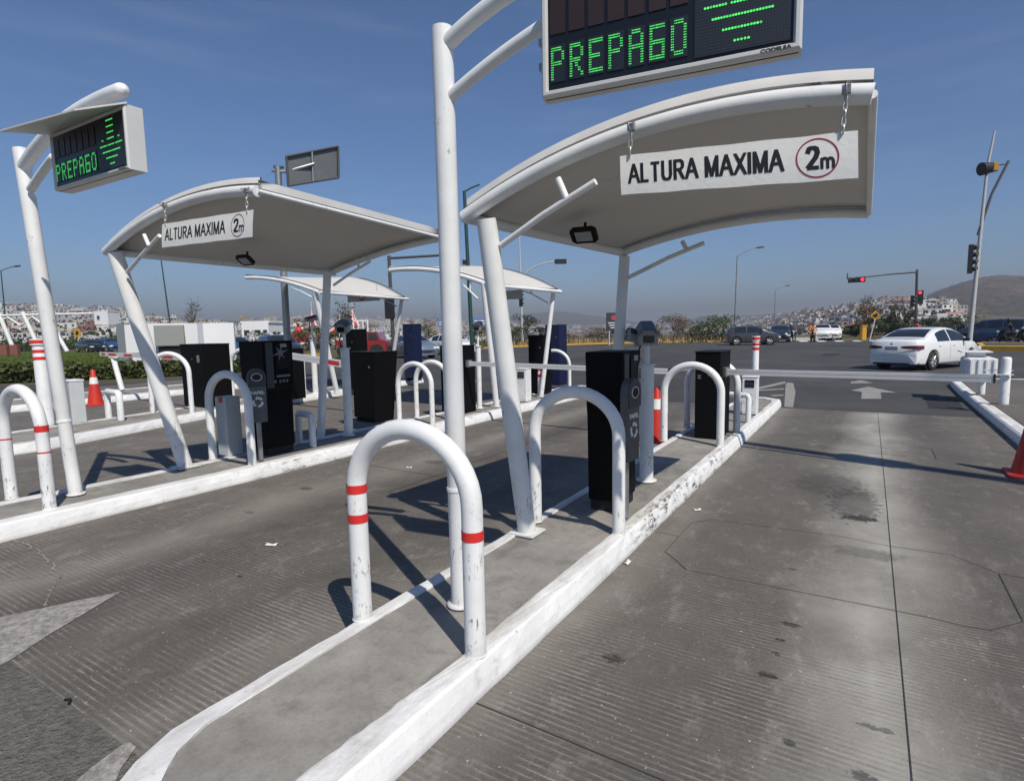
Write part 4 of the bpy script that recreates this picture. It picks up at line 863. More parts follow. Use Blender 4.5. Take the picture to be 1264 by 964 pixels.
# striped posts
def striped(x, y, h, r, label, bands, lean=(0, 0), cap=False):
    o = thing('striped_post', (x, y, .15), label, 'bollard', 'white posts with red stripes'); a = Vector((x, y, .15)); b = Vector((x+lean[0], y+lean[1], .15+h))
    MB().tube([a, lerp(a, b, .74), lerp(a, b, .745), b], [r*1.08, r*1.02, r, r], 20).build('post', M['steel'], o)
    for t0, t1 in bands: MB().tube([lerp(a, b, t0), lerp(a, b, t1)], r*1.05, 20, cap=False).build('red_stripe', M['red'], o)
    if cap: MB().tube([lerp(a, b, .93), lerp(a, b, 1.0)], r*1.25, 20).build('collar', M['steel'], o); MB().tube([lerp(a, b, .945), lerp(a, b, .985)], r*1.28, 20, cap=False).build('red_stripe', M['red'], o)
    return o
striped(-1.77, 11.5, 1.30, .058, 'white post with red stripes at the far end of the right lane island', [(.80,.84),(.865,.90)], cap=True)
striped(-12.08, 4.08, 1.50, .095, 'tall white post with red stripes left of the leaning message pole', [(.76,.795),(.84,.875)], lean=(-.03,0), cap=True)
striped(-6.22, 11.2, .72, .055, 'short white post with red stripes beside the far canopy column', [(.60,.70),(.80,.90)])
# meter boxes with dark window
def meter(x, y, w, d, h, label, lean=0):
    o = thing('meter_box', (x, y, .15), label, 'meter box', 'white meter boxes with a dark window'); m = MB(); m.box((x, y, .15+h/2), (w, d, h)); m.build('body', M['ltgrey'] if w > .3 else M['steel'], o, bevel=.01)
    m = MB(); m.box((x, y-d/2-.004, .15+h*.83), (w*.62, .01, h*.2)); m.build('window', M['lens'], o, bevel=.002)
    m = MB(); m.box((x, y, .15+h+.008), (w+.02, d+.02, .018)); m.build('lid', M['steel'], o, bevel=.004)
    return o
meter(-1.66, 10.35, .24, .20, .63, 'small white meter box with a black window near the end of the right lane island')
meter(-6.12, 10.3, .25, .22, .68, 'small white meter box with a black window below the far canopy')
o = thing('pillar_box', (-12.08,4.52,.15), 'plain pale box standing between the tall message pole and the striped post on the left', 'cabinet'); m = MB(); m.box((-12.08,4.5,.52), (.36,.22,.74)); m.build('body', M['ltgrey'], o, bevel=.012); m = MB(); m.box((-12.08,4.5,.90), (.38,.24,.03)); m.build('lid', M['steel'], o, bevel=.01)
o = thing('pillar_box', (-6.74,4.2,.15), 'narrow grey box with a red reflector left of the star sticker machine', 'cabinet'); m = MB(); m.box((-6.80,4.16,.52), (.22,.20,.74)); m.build('body', M['ltgrey'], o, bevel=.01); m = MB(); m.box((-6.78,4.053,.86), (.07,.012,.07)); m.build('reflector', M['red'], o)
# low brackets
def lowrail(a, b, h, r, label):
    o = thing('low_rail', (*((Vector(a)+Vector(b))/2), .15), label, 'guard rail', 'low white pipe guards'); a, b = Vector((*a, .15)), Vector((*b, .15)); z = Vector((0,0,h)); k = .05
    d = (b-a).normalized()
    MB().tube([a, a+z*.9, a+z*.97+d*.015, a+z+d*k, b+z-d*k, b+z*.97-d*.015, b+z*.9, b], r, 14).build('pipe', M['steel'], o); return o
lowrail((-2.10,9.55), (-1.53,9.4), .42, .042, 'low white pipe guard in front of the small meter box on the right lane island')
lowrail((-12.05,5.02), (-11.42,4.95), .50, .055, 'low white pipe guard by the red cone on the left')
lowrail((-6.62,5.05), (-6.25,4.98), .42, .045, 'short grey pipe stub right of the star sticker machine')
# traffic cones
def cone(x, y, h, label, m='cone', collars=1, base=0.0, w=None):
    o = thing('traffic_cone', (x, y, base), label, 'traffic cone', 'red traffic cones'); w = w or h*.28
    q = MB(); q.box((x, y, base+.018), (w*1.75, w*1.75, .034)); q.build('base', M[m], o, bevel=.012)
    rr = lambda t: lerp(w*.70, w*.17, t)
    q = MB(); q.lathe([(rr(0), .034), (rr(.5), h*.5), (rr(1), h*.98), (rr(1)*.7, h)], (x, y, base), 28); q.build('body', M[m], o)
    for t0, t1 in ((.60, .78),)[:collars]: q = MB(); q.lathe([(rr(t0)+.003, h*t0), (rr(t1)+.003, h*t1)], (x, y, base), 28); q.build('collar', M['reflective'], o)
    return o
cone(-2.55, 8.05, .80, 'red cone with a white collar standing between the camera post and the hoop', base=.0)
cone(-16.1, 6.45, .88, 'red cone with a white collar in the left lane by the white wall')
cone(1.53, 7.93, .78, 'dark red cone cut by the right edge of the view', 'cone_dark', 0, w=.24)
cone(-6.3, 4.2, .0001, '', 'cone') if False else None
# small rests and bollards
def bollard(x, y, h, r, label, grp='white pipe bollards on the right platform'):
    o = thing('bollard', (x, y, .15), label, 'bollard', grp); MB().lathe([(r,0),(r,h-r*.6),(r*.9,h-r*.25),(r*.6,h-.004),(0,h)], (x, y, .15), 24).build('post', M['steel'], o)
    MB().lathe([(r*3.2,0),(r*2.6,.012),(r,.016)], (x, y, .148), 18).build('footing', M['platform'], o); return o
o = bollard(2.115, 13.25, .86, .074, 'nearer round-topped white bollard on the right platform')
m = MB(); m.box((1.98,13.15,.70), (.46,.05,.012)); m.build('rest_fork', M['steel'], o); m = MB(); m.box((1.98,13.36,.76), (.5,.03,.012)); m.build('rest_fork', M['steel'], o)
bollard(2.02, 14.9, .74, .06, 'farther white bollard carrying the ribbed white box')
o = thing('ribbed_box', (1.93,15.2,.66), 'ribbed white box fixed above the platform kerb beside the white sedan', 'junction box')
m = MB(); m.box((1.96,15.0,.74), (.46,1.0,.34)); m.build('body', M['steel'], o, bevel=.015)
for i in range(7): m = MB(); m.box((1.722,14.56+i*.145,.74), (.03,.05,.30)); m.build('rib', M['steel'], o, bevel=.006)
for i in range(4): m = MB(); m.box((1.78+i*.12,14.492,.74), (.04,.03,.30)); m.build('rib', M['steel'], o, bevel=.006)
m = MB(); m.box((1.92,15.3,1.02), (.5,.7,.022)); m.build('top_plate', M['steel'], o); m = MB(); m.box((1.92,15.2,.97), (.3,.3,.1)); m.build('pedestal', M['ltgrey'], o)
# post that holds the left boom, with red litter on the ground
o = thing('boom_rest', (*G(150,482,.15)[:2], .15), 'slim white post holding up the tip of the left boom', 'boom rest'); a = G(151,482,.15); MB().tube([a, B(140,443,a.y)], .07, 14).build('post', M['steel'], o); m = MB(); t = B(140,441,a.y); m.box(t, (.3,.12,.04)); m.build('fork', M['steel'], o)
for nm, u, v, w_, lb in (('paper_scrap',775,694,.055,'white paper ticket lying against the kerb beside the second hoop'),('paper_scrap',861,629,.05,'white paper ticket on the right lane below the scuffed kerb'),('paper_scrap',505,577,.05,'white scrap on the middle lane left of the tall message pole'),('paper_scrap',335,672,.07,'curled white strip lying in the middle lane'),('paper_scrap',932,532,.09,'white scrap at the foot of the kerb near the far hoop')):
    p = G(u, v, .012); m = MB(); a_ = rnd.uniform(0, 3); 
    R_ = [[p+Vector((cos(a_)*i*w_/3-sin(a_)*j*w_/4, sin(a_)*i*w_/3+cos(a_)*j*w_/4, .006*abs(i)*(.5+.5*j))) for i in range(-2, 3)] for j in (-1, 0, 1)]
    ob = m.grid(R_).build(nm, M['paper'], weld='open'); tag(ob, lb, 'litter', 'scraps of paper on the lanes'); sm_ = ob.modifiers.new('t', 'SOLIDIFY'); sm_.thickness = .001
p = G(80,863,.012); m = MB(); m.tube([p, p+Vector((.03,.01,.005)), p+Vector((.055,-.005,.002))], .006, 6); tag(m.build('twig', M['dull_black']), 'short black twig on the coarse asphalt at the lower left', 'twig')
# scuffs on the kerb face

# ================================================================== vehicles
def make_car(loc, rz, label, paint, prof, L=4.6, Wd=1.78, belt=.90, cab=(.9,3.6), wb=(.85,3.5), wr=.32, rail=.74, glass_s=None, cat='car', group='cars on the far road', name='parked_car', detail=True, windows=((1.15,2.25),(2.33,3.35)), top_y=None, plate=True):
    """prof: [(x from the rear, z of the upper outline)]; the shell is one surface with tucked-in cabin and cut wheel arches"""
    o = thing(name, loc, label, cat, group, rz)
    zt = lambda x: interp(prof, x)[0]; H = max(p[1] for p in prof)
    def zb(x):
        z = .20+.05*max(0, (.5-x))+.04*max(0, x-L+.5)
        for c in wb:
            d = abs(x-c); R = wr*1.22
            if d < R: z = max(z, wr+math.sqrt(R*R-d*d)*.98)
        return z
    def hw(x, z):
        t = 2*x/L-1; w = Wd/2*(1-.13*abs(t)**5-.03*t*t)
        if z < .45: w *= 1-.05*((.45-z)/.25)**1.5
        if z > belt*.72 and z <= belt: w *= 1-.025*((z-belt*.72)/(belt*.28))**2
        if z > belt: w *= .975-(.975-rail)*min(1, (z-belt)/(H-belt))**1.15
        top = zt(x)
        if top-z < .05: w -= .05*(1-(top-z)/.05)**2
        return w
    N = 76; xs = [L*i/N for i in range(N+1)]; K = 16
    def Pt(x, y, z):
        q = min(1, abs(y)/(Wd/2))
        if x < .7: x = x+.17*q**3*(1-max(0, x)/.7)
        if x > L-.9: x = x-.30*q**2.5*(1-(L-x)/.9)
        return (x-L/2, y, z)
    mb = MB(); rowsL = []; 
    ring = []
    for x in xs:
        b, t = zb(x), zt(x); col = []
        zs = [b+(t-b)*(j/K) for j in range(K+1)]
        left = [Pt(x, hw(x, z), z) for z in zs]; wt = hw(x, t); crown = .02
        topp = [Pt(x, wt*(1-2*j/8), t+crown*(1-(1-2*j/8)**2)) for j in range(1, 8)]
        right = [Pt(x, -hw(x, z), z) for z in reversed(zs)]
        ring.append(left+topp+right)
    mb.grid(ring, None, True, True); mb.face(ring[0][::-1]); mb.face(ring[-1])
    M4 = Matrix.Translation(loc) @ Matrix.Rotation(rz, 4, 'Z')
    def add(b_, nm, mat, par=o, **k):
        b_.v = [tuple(M4 @ Vector(p)) for p in b_.v]; return b_.build(nm, mat, par, **k)
    body = add(mb, 'body', paint, weld='open')
    # side glass
    def side(x0, x1, nm='side_window'):
        for sg in (-1, 1):
            rows = []
            for i in range(13):
                x = x0+(x1-x0)*i/12; lo = belt+.03; hi = max(lo+.01, min(zt(x)-.075, H-.075)); rows.append([Pt(x, sg*(hw(x, lerp(lo, hi, j/6))+.006), lerp(lo, hi, j/6)) for j in range(7)])
            g = MB(); g.grid(rows); add(g, nm, M['glass'], body, weld='open')
    for a, b in windows: side(a, b)
    def screen(x0, x1, nm):
        rows = []
        for i in range(9):
            x = lerp(x0, x1, i/8); t = zt(x); w = hw(x, t)-.07; nrm = .012
            rows.append([Pt(x, w*(1-2*j/8), t+.02*(1-(1-2*j/8)**2)+nrm) for j in range(9)])
        g = MB(); g.grid(rows); add(g, nm, M['glass'], body, weld='open')
    screen(*glass_s[0], 'rear_window'); screen(*glass_s[1], 'windscreen')
    for c in wb:
        for sg in (-1, 1):
            y = sg*(Wd/2-.12); g = MB(); x = c-L/2
            prof_t = [(wr*.62, -.10), (wr*.93, -.105), (wr, -.08), (wr, .08), (wr*.93, .105), (wr*.62, .10)]
            rows = [[(x+r_*cos(2*pi*j/28), y+sg*d_, wr+r_*sin(2*pi*j/28)) for j in range(28)] for r_, d_ in prof_t]; g.grid(rows, None, True, True)
            w = add(g, 'wheel', M['tyre']); g = MB(); yo = y+sg*.085
            g.tube([(x, yo-.02*sg, wr), (x, yo-.01*sg, wr)], wr*.2, 14)
            for k in range(7):
                a_ = 2*pi*k/7; p0 = (x+.03*cos(a_), yo, wr+.03*sin(a_)); p1 = (x+wr*.62*cos(a_), yo, wr+wr*.62*sin(a_)); g.tube([p0, p1], [.035, .028], 6)
            g.tube([(x+wr*.62*cos(2*pi*k/24), yo-.005*sg, wr+wr*.62*sin(2*pi*k/24)) for k in range(24)], .018, 6, closed=True); add(g, 'rim', M['rim'], w)
            g = MB(); g.tube([(x, y-.02*sg, wr), (x, y+.04*sg, wr)], wr*.62, 20); add(g, 'brake_disc', M['dull_black'], w)
            g = MB(); R = wr*1.215; g.tube([(x+0, y-.12*sg, wr+.0), (x, y+.02*sg, wr)], R, 24); add(g, 'wheel_arch', M['dull_black'], body)
    g = MB(); g.box((0, 0, .25), (L*.9, Wd*.86, .12)); add(g, 'underbody', M['dull_black'])
    if detail:
        zr = min(1.0, zt(.02)*1.12)
        for sg in (-1, 1):
            g = MB(); rows = []
            for i in range(9):
                s_ = i/8; wr_ = []
                for z in (zr*.83, zr*.90, zr*.97):
                    if s_ < .6: y = lerp(Wd*.17, hw(.35, z), s_/.6); x = -.012
                    else: x = lerp(-.012, .36, (s_-.6)/.4); y = hw(max(.35, x), z)+.010
                    wr_.append(Pt(x, sg*y, lerp(zr*.90, z, 1-.55*(abs(s_-.6)/.6)**3)))
                rows.append(wr_)
            g.grid(rows); add(g, 'tail_light', M['taillight'], weld='open')
            g = MB(); g.box(Pt(L-.06, sg*Wd*.34, .66), (.16, .38, .14)); add(g, 'headlight', M['headlight'])
            g = MB(); g.box(Pt(windows[-1][1]-.12, sg*(Wd/2+.07), belt+.06), (.12, .18, .12)); add(g, 'mirror', M['dull_black'] if paint is M['carwhite'] and L > 4.5 else paint, bevel=.03)
            for a, b in windows:
                g = MB(); hx = lerp(a, b, .18); g.box(Pt(hx, sg*(hw(hx, belt-.12)+.012), belt-.12), (.14, .02, .03)); add(g, 'door_handle', paint, body)
                g = MB(); 
                for xx in (b+.04,): rows = [[Pt(xx+dx, sg*(hw(xx, z)+.0015), z) for dx in (-.006, .006)] for z in [.35+.05*i for i in range(int((belt-.35)/.05)+1)]]; g.grid(rows); add(g, 'door_gap', M['dull_black'], body, weld='open')
        if plate: g = MB(); g.box(Pt(-.012, 0, zr*.86), (.02, .42, .13)); add(g, 'number_plate', M['plate'], bevel=.004)
        g = MB(); g.box(Pt(.02, 0, .235), (.10, Wd*.66, .07)); add(g, 'rear_valance', M['dull_black'], bevel=.02)
        g = MB(); g.tube([Pt(.0, .0, zr*1.03), Pt(-.012, 0, zr*1.03)], .045, 16); add(g, 'badge', M['alu'])
    return o
SEDAN = [(0,.52),(.012,.74),(.03,.86),(.055,.95),(.09,1.015),(.16,1.045),(.30,1.065),(.62,1.085),(.80,1.14),(1.05,1.255),(1.35,1.355),(1.65,1.42),(1.95,1.45),(2.3,1.45),(2.65,1.40),(2.95,1.29),(3.25,1.13),(3.45,1.02),(3.62,.97),(3.95,.93),(4.25,.86),(4.48,.75),(4.60,.62),(4.64,.50)]
HATCH = [(0,.55),(.02,.95),(.08,1.15),(.35,1.42),(.7,1.50),(1.6,1.54),(2.3,1.52),(2.7,1.40),(3.1,1.16),(3.35,1.03),(3.8,.96),(4.1,.82),(4.22,.60)]
SUV = [(0,.60),(.02,1.02),(.10,1.22),(.42,1.50),(.8,1.58),(1.7,1.62),(2.35,1.58),(2.75,1.44),(3.15,1.20),(3.35,1.10),(3.9,1.02),(4.25,.88),(4.35,.60)]
VAN = [(0,.60),(.02,1.2),(.12,1.62),(.5,1.74),(1.8,1.78),(2.7,1.72),(3.2,1.50),(3.7,1.20),(4.0,1.06),(4.4,.98),(4.65,.84),(4.75,.6)]
def carkw(k):
    return dict(sedan=dict(prof=SEDAN, L=4.64, Wd=1.78, belt=.95, wb=(.98,3.63), glass_s=((.74,1.45),(2.62,3.38)), windows=((1.22,2.03),(2.11,3.12)), rail=.70),
     suv=dict(prof=SUV, L=4.35, Wd=1.8, belt=1.02, wb=(.80,3.4), wr=.34, glass_s=((.12,.40),(2.42,3.10)), windows=((.62,1.55),(1.63,2.85)), rail=.76),
     hatch=dict(prof=HATCH, L=4.22, Wd=1.74, belt=.96, wb=(.72,3.3), glass_s=((.10,.36),(2.38,3.05)), windows=((.52,1.42),(1.50,2.75)), rail=.74),
     van=dict(prof=VAN, L=4.75, Wd=1.85, belt=1.1, wb=(.85,3.75), wr=.34, glass_s=((.04,.12),(2.85,3.65)), windows=((.4,1.5),(1.58,2.5),(2.56,3.3)), rail=.80))[k]
def put_car(kind, p, heading, label, paint, **kw):
    """p: ground point under the middle; heading: degrees clockwise from +Y that the nose points to"""
    a = rad(90-heading); return make_car(Vector((p.x, p.y, kw.pop('z', 0.002))), a, label, M[paint], **{**carkw(kind), **kw})
c0 = Vector((1.92,24.28,0)); hd = rad(29); dn = Vector((sin(hd), cos(hd), 0)); sn = Vector((dn.y, -dn.x, 0)); ctr = c0-sn*.83+dn*(4.64/2-.98)
put_car('sedan', ctr, 29, 'white sedan crossing the junction beyond the right lane boom, seen from behind', 'carwhite')
MID = lambda u, v: G(u, v)
put_car('suv', G(928,425.8), 70, 'dark grey crossover crossing the junction, left of the small waiting cars', 'cargrey')
put_car('suv', G(962,422.0), 170, 'dark sport utility car facing the junction behind the grey crossover', 'cardark')
put_car('suv', G(1014,419.3), 172, 'white pickup waiting at the far stop line beside the orange-clad rider', 'carwhite')
put_car('hatch', G(1026,419.0), 172, 'small white hatchback half hidden right of the white pickup', 'carwhite')
put_car('van', G(1226,424.2), -60, 'dark blue minivan behind the two motorcyclists at the right edge', 'carblue')
put_car('sedan', G(556,437.5), 108, 'white sedan passing left of the yellow kerb, behind the tall message pole', 'carwhite', L=4.64)
put_car('sedan', G(508,441.5), 112, 'silver blue sedan in front of the white one, behind the navy cabinet', 'carsilver')
put_car('sedan', G(112,434.8), 92, 'dark blue sedan parked beyond the lawn, left of the white wall', 'cardark', group='cars beyond the lawn')
put_car('hatch', G(136,434.2), 92, 'dark hatchback touching the left end of the white wall in the view', 'carblue', group='cars beyond the lawn')
put_car('suv', G(345,446), 110, 'dark car behind the red cloth, seen between machine and canopy column', 'cardark', group='cars beyond the lawn')
put_car('hatch', G(288,446), 100, 'blue car peeping out right of the white wall', 'carblue', group='cars beyond the lawn')

def rod(mb, a, b, r, n=8): mb.tube([a, b], r, n)
def person(joints, edges, radii, root, par, cloth, name='person', sub=1):
    me = bpy.data.meshes.new(name); me.from_pydata([tuple(j) for j in joints], edges, []); o = bpy.data.objects.new(name, me); COL.objects.link(o)
    sk = o.modifiers.new('skin', 'SKIN'); 
    for i, r in enumerate(radii): me.skin_vertices[0].data[i].radius = (r, r)
    me.skin_vertices[0].data[root].use_root = True
    sb = o.modifiers.new('sub', 'SUBSURF'); sb.levels = sub; sb.render_levels = sub; me.materials.append(cloth); return o
def rider(p, az, label_m, label_p, cloth, helmet, bike=M['dull_black'], seated=True, s=1.0):
    """motorcycle with a rider astride; az = direction the machine points"""
    ax = Vector((cos(az), sin(az), 0)); sy = Vector((-sin(az), cos(az), 0)); P = lambda x, y, z: p+ax*x*s+sy*y*s+Vector((0,0,z*s))
    if seated:
        o = thing('motorcycle', p, label_m, 'motorcycle', 'motorcycles at the junction')
        for x in (-.65, .68):
            m = MB(); m.tube([P(x+.30*cos(2*pi*k/20), 0, .32+.30*sin(2*pi*k/20)) for k in range(20)], .05*s, 8, closed=True); w = m.build('wheel', M['tyre'], o)
            m = MB()
            for k in range(5): rod(m, P(x, 0, .32), P(x+.27*cos(2*pi*k/5), 0, .32+.27*sin(2*pi*k/5)), .012)
            m.build('spokes', M['rim'], w)
        m = MB(); m.tube([P(-.62,0,.34), P(-.2,0,.45), P(.25,0,.50), P(.45,0,.80)], [.03,.12,.13,.06], 10); m.build('frame', bike, o)
        m = MB(); m.tube([P(-.75,0,.78), P(-.4,0,.80), P(0,0,.78)], [.08,.12,.09], 10); m.build('seat', M['dull_black'], o)
        m = MB(); m.tube([P(0,0,.82), P(.2,0,.92), P(.42,0,.86)], [.09,.15,.07], 10); m.build('fuel_tank', bike, o)
        m = MB(); rod(m, P(.68,0,.32), P(.42,0,1.0), .035); m.build('fork', M['brushed'], o)
        m = MB(); m.tube([P(.30,-.36,1.06), P(.42,0,1.02), P(.30,.36,1.06)], .018, 6); m.build('handlebar', M['dull_black'], o)
        m = MB(); m.lathe([(.0,-.08),(.08,-.04),(.09,.03),(0,.07)], P(.52,0,.92), 12); m.build('headlight', M['headlight'], o)
        hip = P(-.25,0,.92)
        J = [hip, P(-.18,0,1.15), P(-.08,0,1.38), P(-.04,0,1.50), P(-.02,0,1.62), P(-.06,.20,1.38), P(.08,.27,1.15), P(.32,.33,1.08), P(-.06,-.20,1.38), P(.08,-.27,1.15), P(.32,-.33,1.08),
             P(-.22,.11,.90), P(.18,.20,.80), P(.02,.20,.38), P(.16,.21,.33), P(-.22,-.11,.90), P(.18,-.20,.80), P(.02,-.20,.38), P(.16,-.21,.33)]
    else:
        J = [P(0,0,.95), P(0,0,1.15), P(0,0,1.38), P(0,0,1.48), P(0,0,1.60), P(0,.20,1.40), P(.03,.27,1.12), P(.10,.26,.88), P(0,-.20,1.40), P(.10,-.30,1.16), P(.28,-.30,1.25),
             P(0,.10,.90), P(.03,.12,.50), P(.0,.13,.08), P(.13,.14,.05), P(0,-.10,.90), P(.0,-.13,.50), P(-.02,-.15,.08), P(.11,-.16,.05)]
    Ed = [(0,1),(1,2),(2,3),(3,4),(2,5),(5,6),(6,7),(2,8),(8,9),(9,10),(0,11),(11,12),(12,13),(13,14),(0,15),(15,16),(16,17),(17,18)]
    Rr = [.14,.14,.15,.06,.09,.075,.05,.04,.075,.05,.04,.095,.075,.05,.045,.095,.075,.05,.045]
    b = person(J, Ed, [q*s for q in Rr], 0, None, cloth); b['label'] = label_p; b['category'] = 'person'; b['group'] = 'people on the junction'
    hc = J[4]+Vector((0,0,.06*s)); m = MB(); m.lathe([(0,-.14*s),(.09*s,-.12*s),(.135*s,-.02*s),(.13*s,.06*s),(.08*s,.13*s),(0,.15*s)], hc, 16); h = m.build('helmet', helmet, b)
    m = MB(); m.box(hc+ax*.115*s+Vector((0,0,-.01*s)), (.06*s,.16*s,.08*s), az); m.build('visor', M['skin'], h, bevel=.01)
    return b
rider(G(1243,426.8), rad(165), 'dark motorcycle in front of the blue minivan on the right', 'motorcyclist in dark clothes and helmet in front of the blue minivan', M['darkcloth'], M['helmet'])
rider(G(1268,427.5), rad(170), 'motorcycle at the far right edge in front of the blue minivan', 'motorcyclist with pale blue top at the right edge of the view', M['bluecloth'], M['helmet'], s=1.05)
rider(G(1187,417.5), rad(150), 'motorcycle hidden behind the roof of the white sedan', 'rider in black with pale helmet above the bonnet line of the white sedan', M['darkcloth'], M['helmetw'])
rider(G(976,421.3), rad(-60), 'motorcycle waiting between the dark sport utility car and the orange-clad rider', 'motorcyclist in dark clothes right of the dark sport utility car', M['darkcloth'], M['helmetw'])
rider(G(1003,422.2), rad(-75), 'motorcycle of the orange-clad rider left of the white pickup', 'rider with orange top left of the white pickup', M['orange'], M['helmet'])
rider(G(1131,419.5), rad(150), 'motorcycle just behind the double signal pole', 'rider in dark red top below the double signal', M['redcloth'], M['helmet'])

# red and white lorry behind the middle lane
o = thing('flatbed_lorry', G(458,441), 'red lorry with white stake sides behind the far canopy', 'lorry'); a = G(445,441); D_ = a.dot(fh)
def FP(u, v, dd=0): return at(u, v, D_+dd)
m = MB(); p0, p1 = FP(420,424), FP(455,424)
dx = (p1-p0).normalized(); ang = math.atan2(dx.y, dx.x); L_ = (p1-p0).length
m.box(((p0.x+p1.x)/2, (p0.y+p1.y)/2, 1.0), (L_, 2.0, .25), ang); m.build('bed', M['carred'], o)
for i in range(7): q = lerp(p0, p1, i/6); m = MB(); m.box((q.x, q.y, 1.75), (.07,.07,1.5), ang); m.build('stake', M['steel'], o)
for z in (1.25, 1.85, 2.45): m = MB(); m.box(((p0.x+p1.x)/2, (p0.y+p1.y)/2, z), (L_, .05, .09), ang); m.build('rail', M['steel'], o)
p2, p3 = FP(457,424), FP(481,424); m = MB(); cx_, cy_ = (p2.x+p3.x)/2, (p2.y+p3.y)/2; L2 = (p3-p2).length
m.slab(p2-Vector((0,0,p2.z-.5))+Vector((-dx.y,dx.x,0))*-1, dx, (0,0,1), [(0,0),(L2,0),(L2*1.0,.62),(L2*.72,.72),(L2*.55,1.2),(0,1.22)], -1.9); cb = m.build('cab', M['carred'], o, bevel=.05)
m = MB(); m.slab(p2-Vector((0,0,p2.z-.5))+Vector((-dx.y,dx.x,0))*-1.03, dx, (0,0,1), [(L2*.12,.70),(L2*.6,.70),(L2*.50,1.1),(L2*.12,1.12)], .02); m.build('side_window', M['glass'], cb)
for t in (.15,.8): q = lerp(p0, p3, t); m = MB(); nrm = Vector((-dx.y, dx.x, 0)); m.tube([q-nrm*1.05+Vector((0,0,.45-q.z)), q-nrm*.8+Vector((0,0,.45-q.z))], .45, 20); m.build('wheel', M['tyre'], o)

# ================================================================== poles, lamps and signals
def pole(o, a, b, r0_, r1_, m, nm='pole', n=10): MB().tube([a, b], [r0_, r1_], n).build(nm, m, o)
def lamp(u, vb, ut, vt, uh, vh, label, D=None, mat='pole', r=.09, head='grey', curve=True):
    b = G(u, vb) if D is None else at(u, hor(u), D); b.z = 0; D = b.dot(fh); t = at(ut, vt, D); h = at(uh, vh, D); o = thing('street_lamp', b, label, 'street lamp', 'street lamps along the far roads')
    pole(o, b, t, r, r*.55, M[mat]); MB().tube(curve3(t-Vector((0,0,.1)), lerp(t, h, .45)+Vector((0,0,(h.z-t.z)*.25)), h, 8), r*.45, 8).build('arm', M[mat], o)
    d = (h-t); d.z *= .3; d.normalize(); m = MB(); m.tube([h-d*.1, h+d*.15, h+d*.8], [r*.5, r*1.3, r*.9], 8); m.build('lamp_head', M['darkpole'], o); return o
lamp(906,421,910,316,934,306,'taller grey street lamp left of the parked crossover, beyond the right lane boom')
lamp(956,417.8,957,358,970,353,'shorter distant street lamp left of the red signal arm', D=110)
lamp(9,432,1,334,18,329,'green street lamp at the far left edge of the view', D=80, mat='greenpole', r=.11)
lamp(213,428,197,308,180,300,'green street lamp pole rising behind the middle lane canopy column', D=70, mat='greenpole', r=.11)
lamp(642,424,641,250,641,248,'tall pale mast right of the leaning canopy column', D=60, mat='palepole', r=.09) if False else None
o = thing('signal_mast', G(645,425), 'pale mast with curved lamp arm and black signal right of the leaning canopy column', 'traffic light'); b = G(645,425); D_ = b.dot(fh); t = at(641,288,D_)
pole(o, b, t, .16, .07, M['palepole']); MB().tube(curve3(at(643,345,D_), at(655,325,D_), at(686,323,D_)), .07, 8).build('lamp_arm', M['palepole'], o)
q = at(692,323,D_); m = MB(); m.box(q, (1.3,.5,.5), YAW); m.build('lamp_head', M['signal'], o)
o = thing('street_lamp', (11.0,2.98,.15), 'unseen grey street lamp added outside the right edge so its arm shadows the right lane', 'street lamp', 'street lamps along the far roads')  # out of view, added to cast the soft shadow band across the right lane
MB().tube([(11.0,2.98,.15), (11.0,2.98,8.3)], [.11,.07], 12).build('pole', M['pole'], o); MB().tube([(11.0,2.98,8.25), (7.3,4.12,8.32), (4.1,5.11,8.3)], [.15,.13,.10], 10).build('arm', M['pole'], o)
m = MB(); m.tube([(6.55,4.36,8.31), (6.0,4.53,8.31)], [.20,.24], 10); m.build('fitting', M['darkpole'], o)
def signal_head(o, c, h, az, nl=3, lit=None, w=.36, horiz=False, mat='signal'):
    """box with visored lamps facing az"""
    a = Vector((cos(az), sin(az), 0)); b = Vector((-sin(az), cos(az), 0)); ay = b if horiz else Vector((0,0,1)); ax_ = Vector((0,0,1)) if horiz else b; c = Vector(c)
    m = MB(); m.slab(c-a*.12, ax_ if not horiz else Vector((0,0,-1)), ay, [(-w/2,-h/2),(w/2,-h/2),(w/2,h/2),(-w/2,h/2)], .22*(1 if not horiz else 1)); hd_ = m.build('signal_head', M[mat], o, bevel=.02)
    for i in range(nl):
        cc = c+ay*(h*((i+.5)/nl-.5)); m = MB(); m.tube([cc+a*.10, cc+a*.14], h/nl*.36, 16); m.build('lamp', M['redlamp'] if i == lit else M['glass'], hd_)
        m = MB(); R_ = h/nl*.40; up = Vector((0,0,1)); sd_ = b
        m.grid([[cc+a*d_+sd_*(R_*cos(t))+up*(R_*sin(t)) for t in [pi*k/10-.25+.5*0 for k in range(-1, 12)]] for d_ in (.10, .36)]); v_ = m.build('visor', M[mat], hd_, weld='open'); sm = v_.modifiers.new('t', 'SOLIDIFY'); sm.thickness = .015
    return hd_
tocam = lambda p: math.atan2(-p.y, -p.x)
c = at(643,370,D_); signal_head(o, c, 1.5, tocam(c)+rad(150), 3)
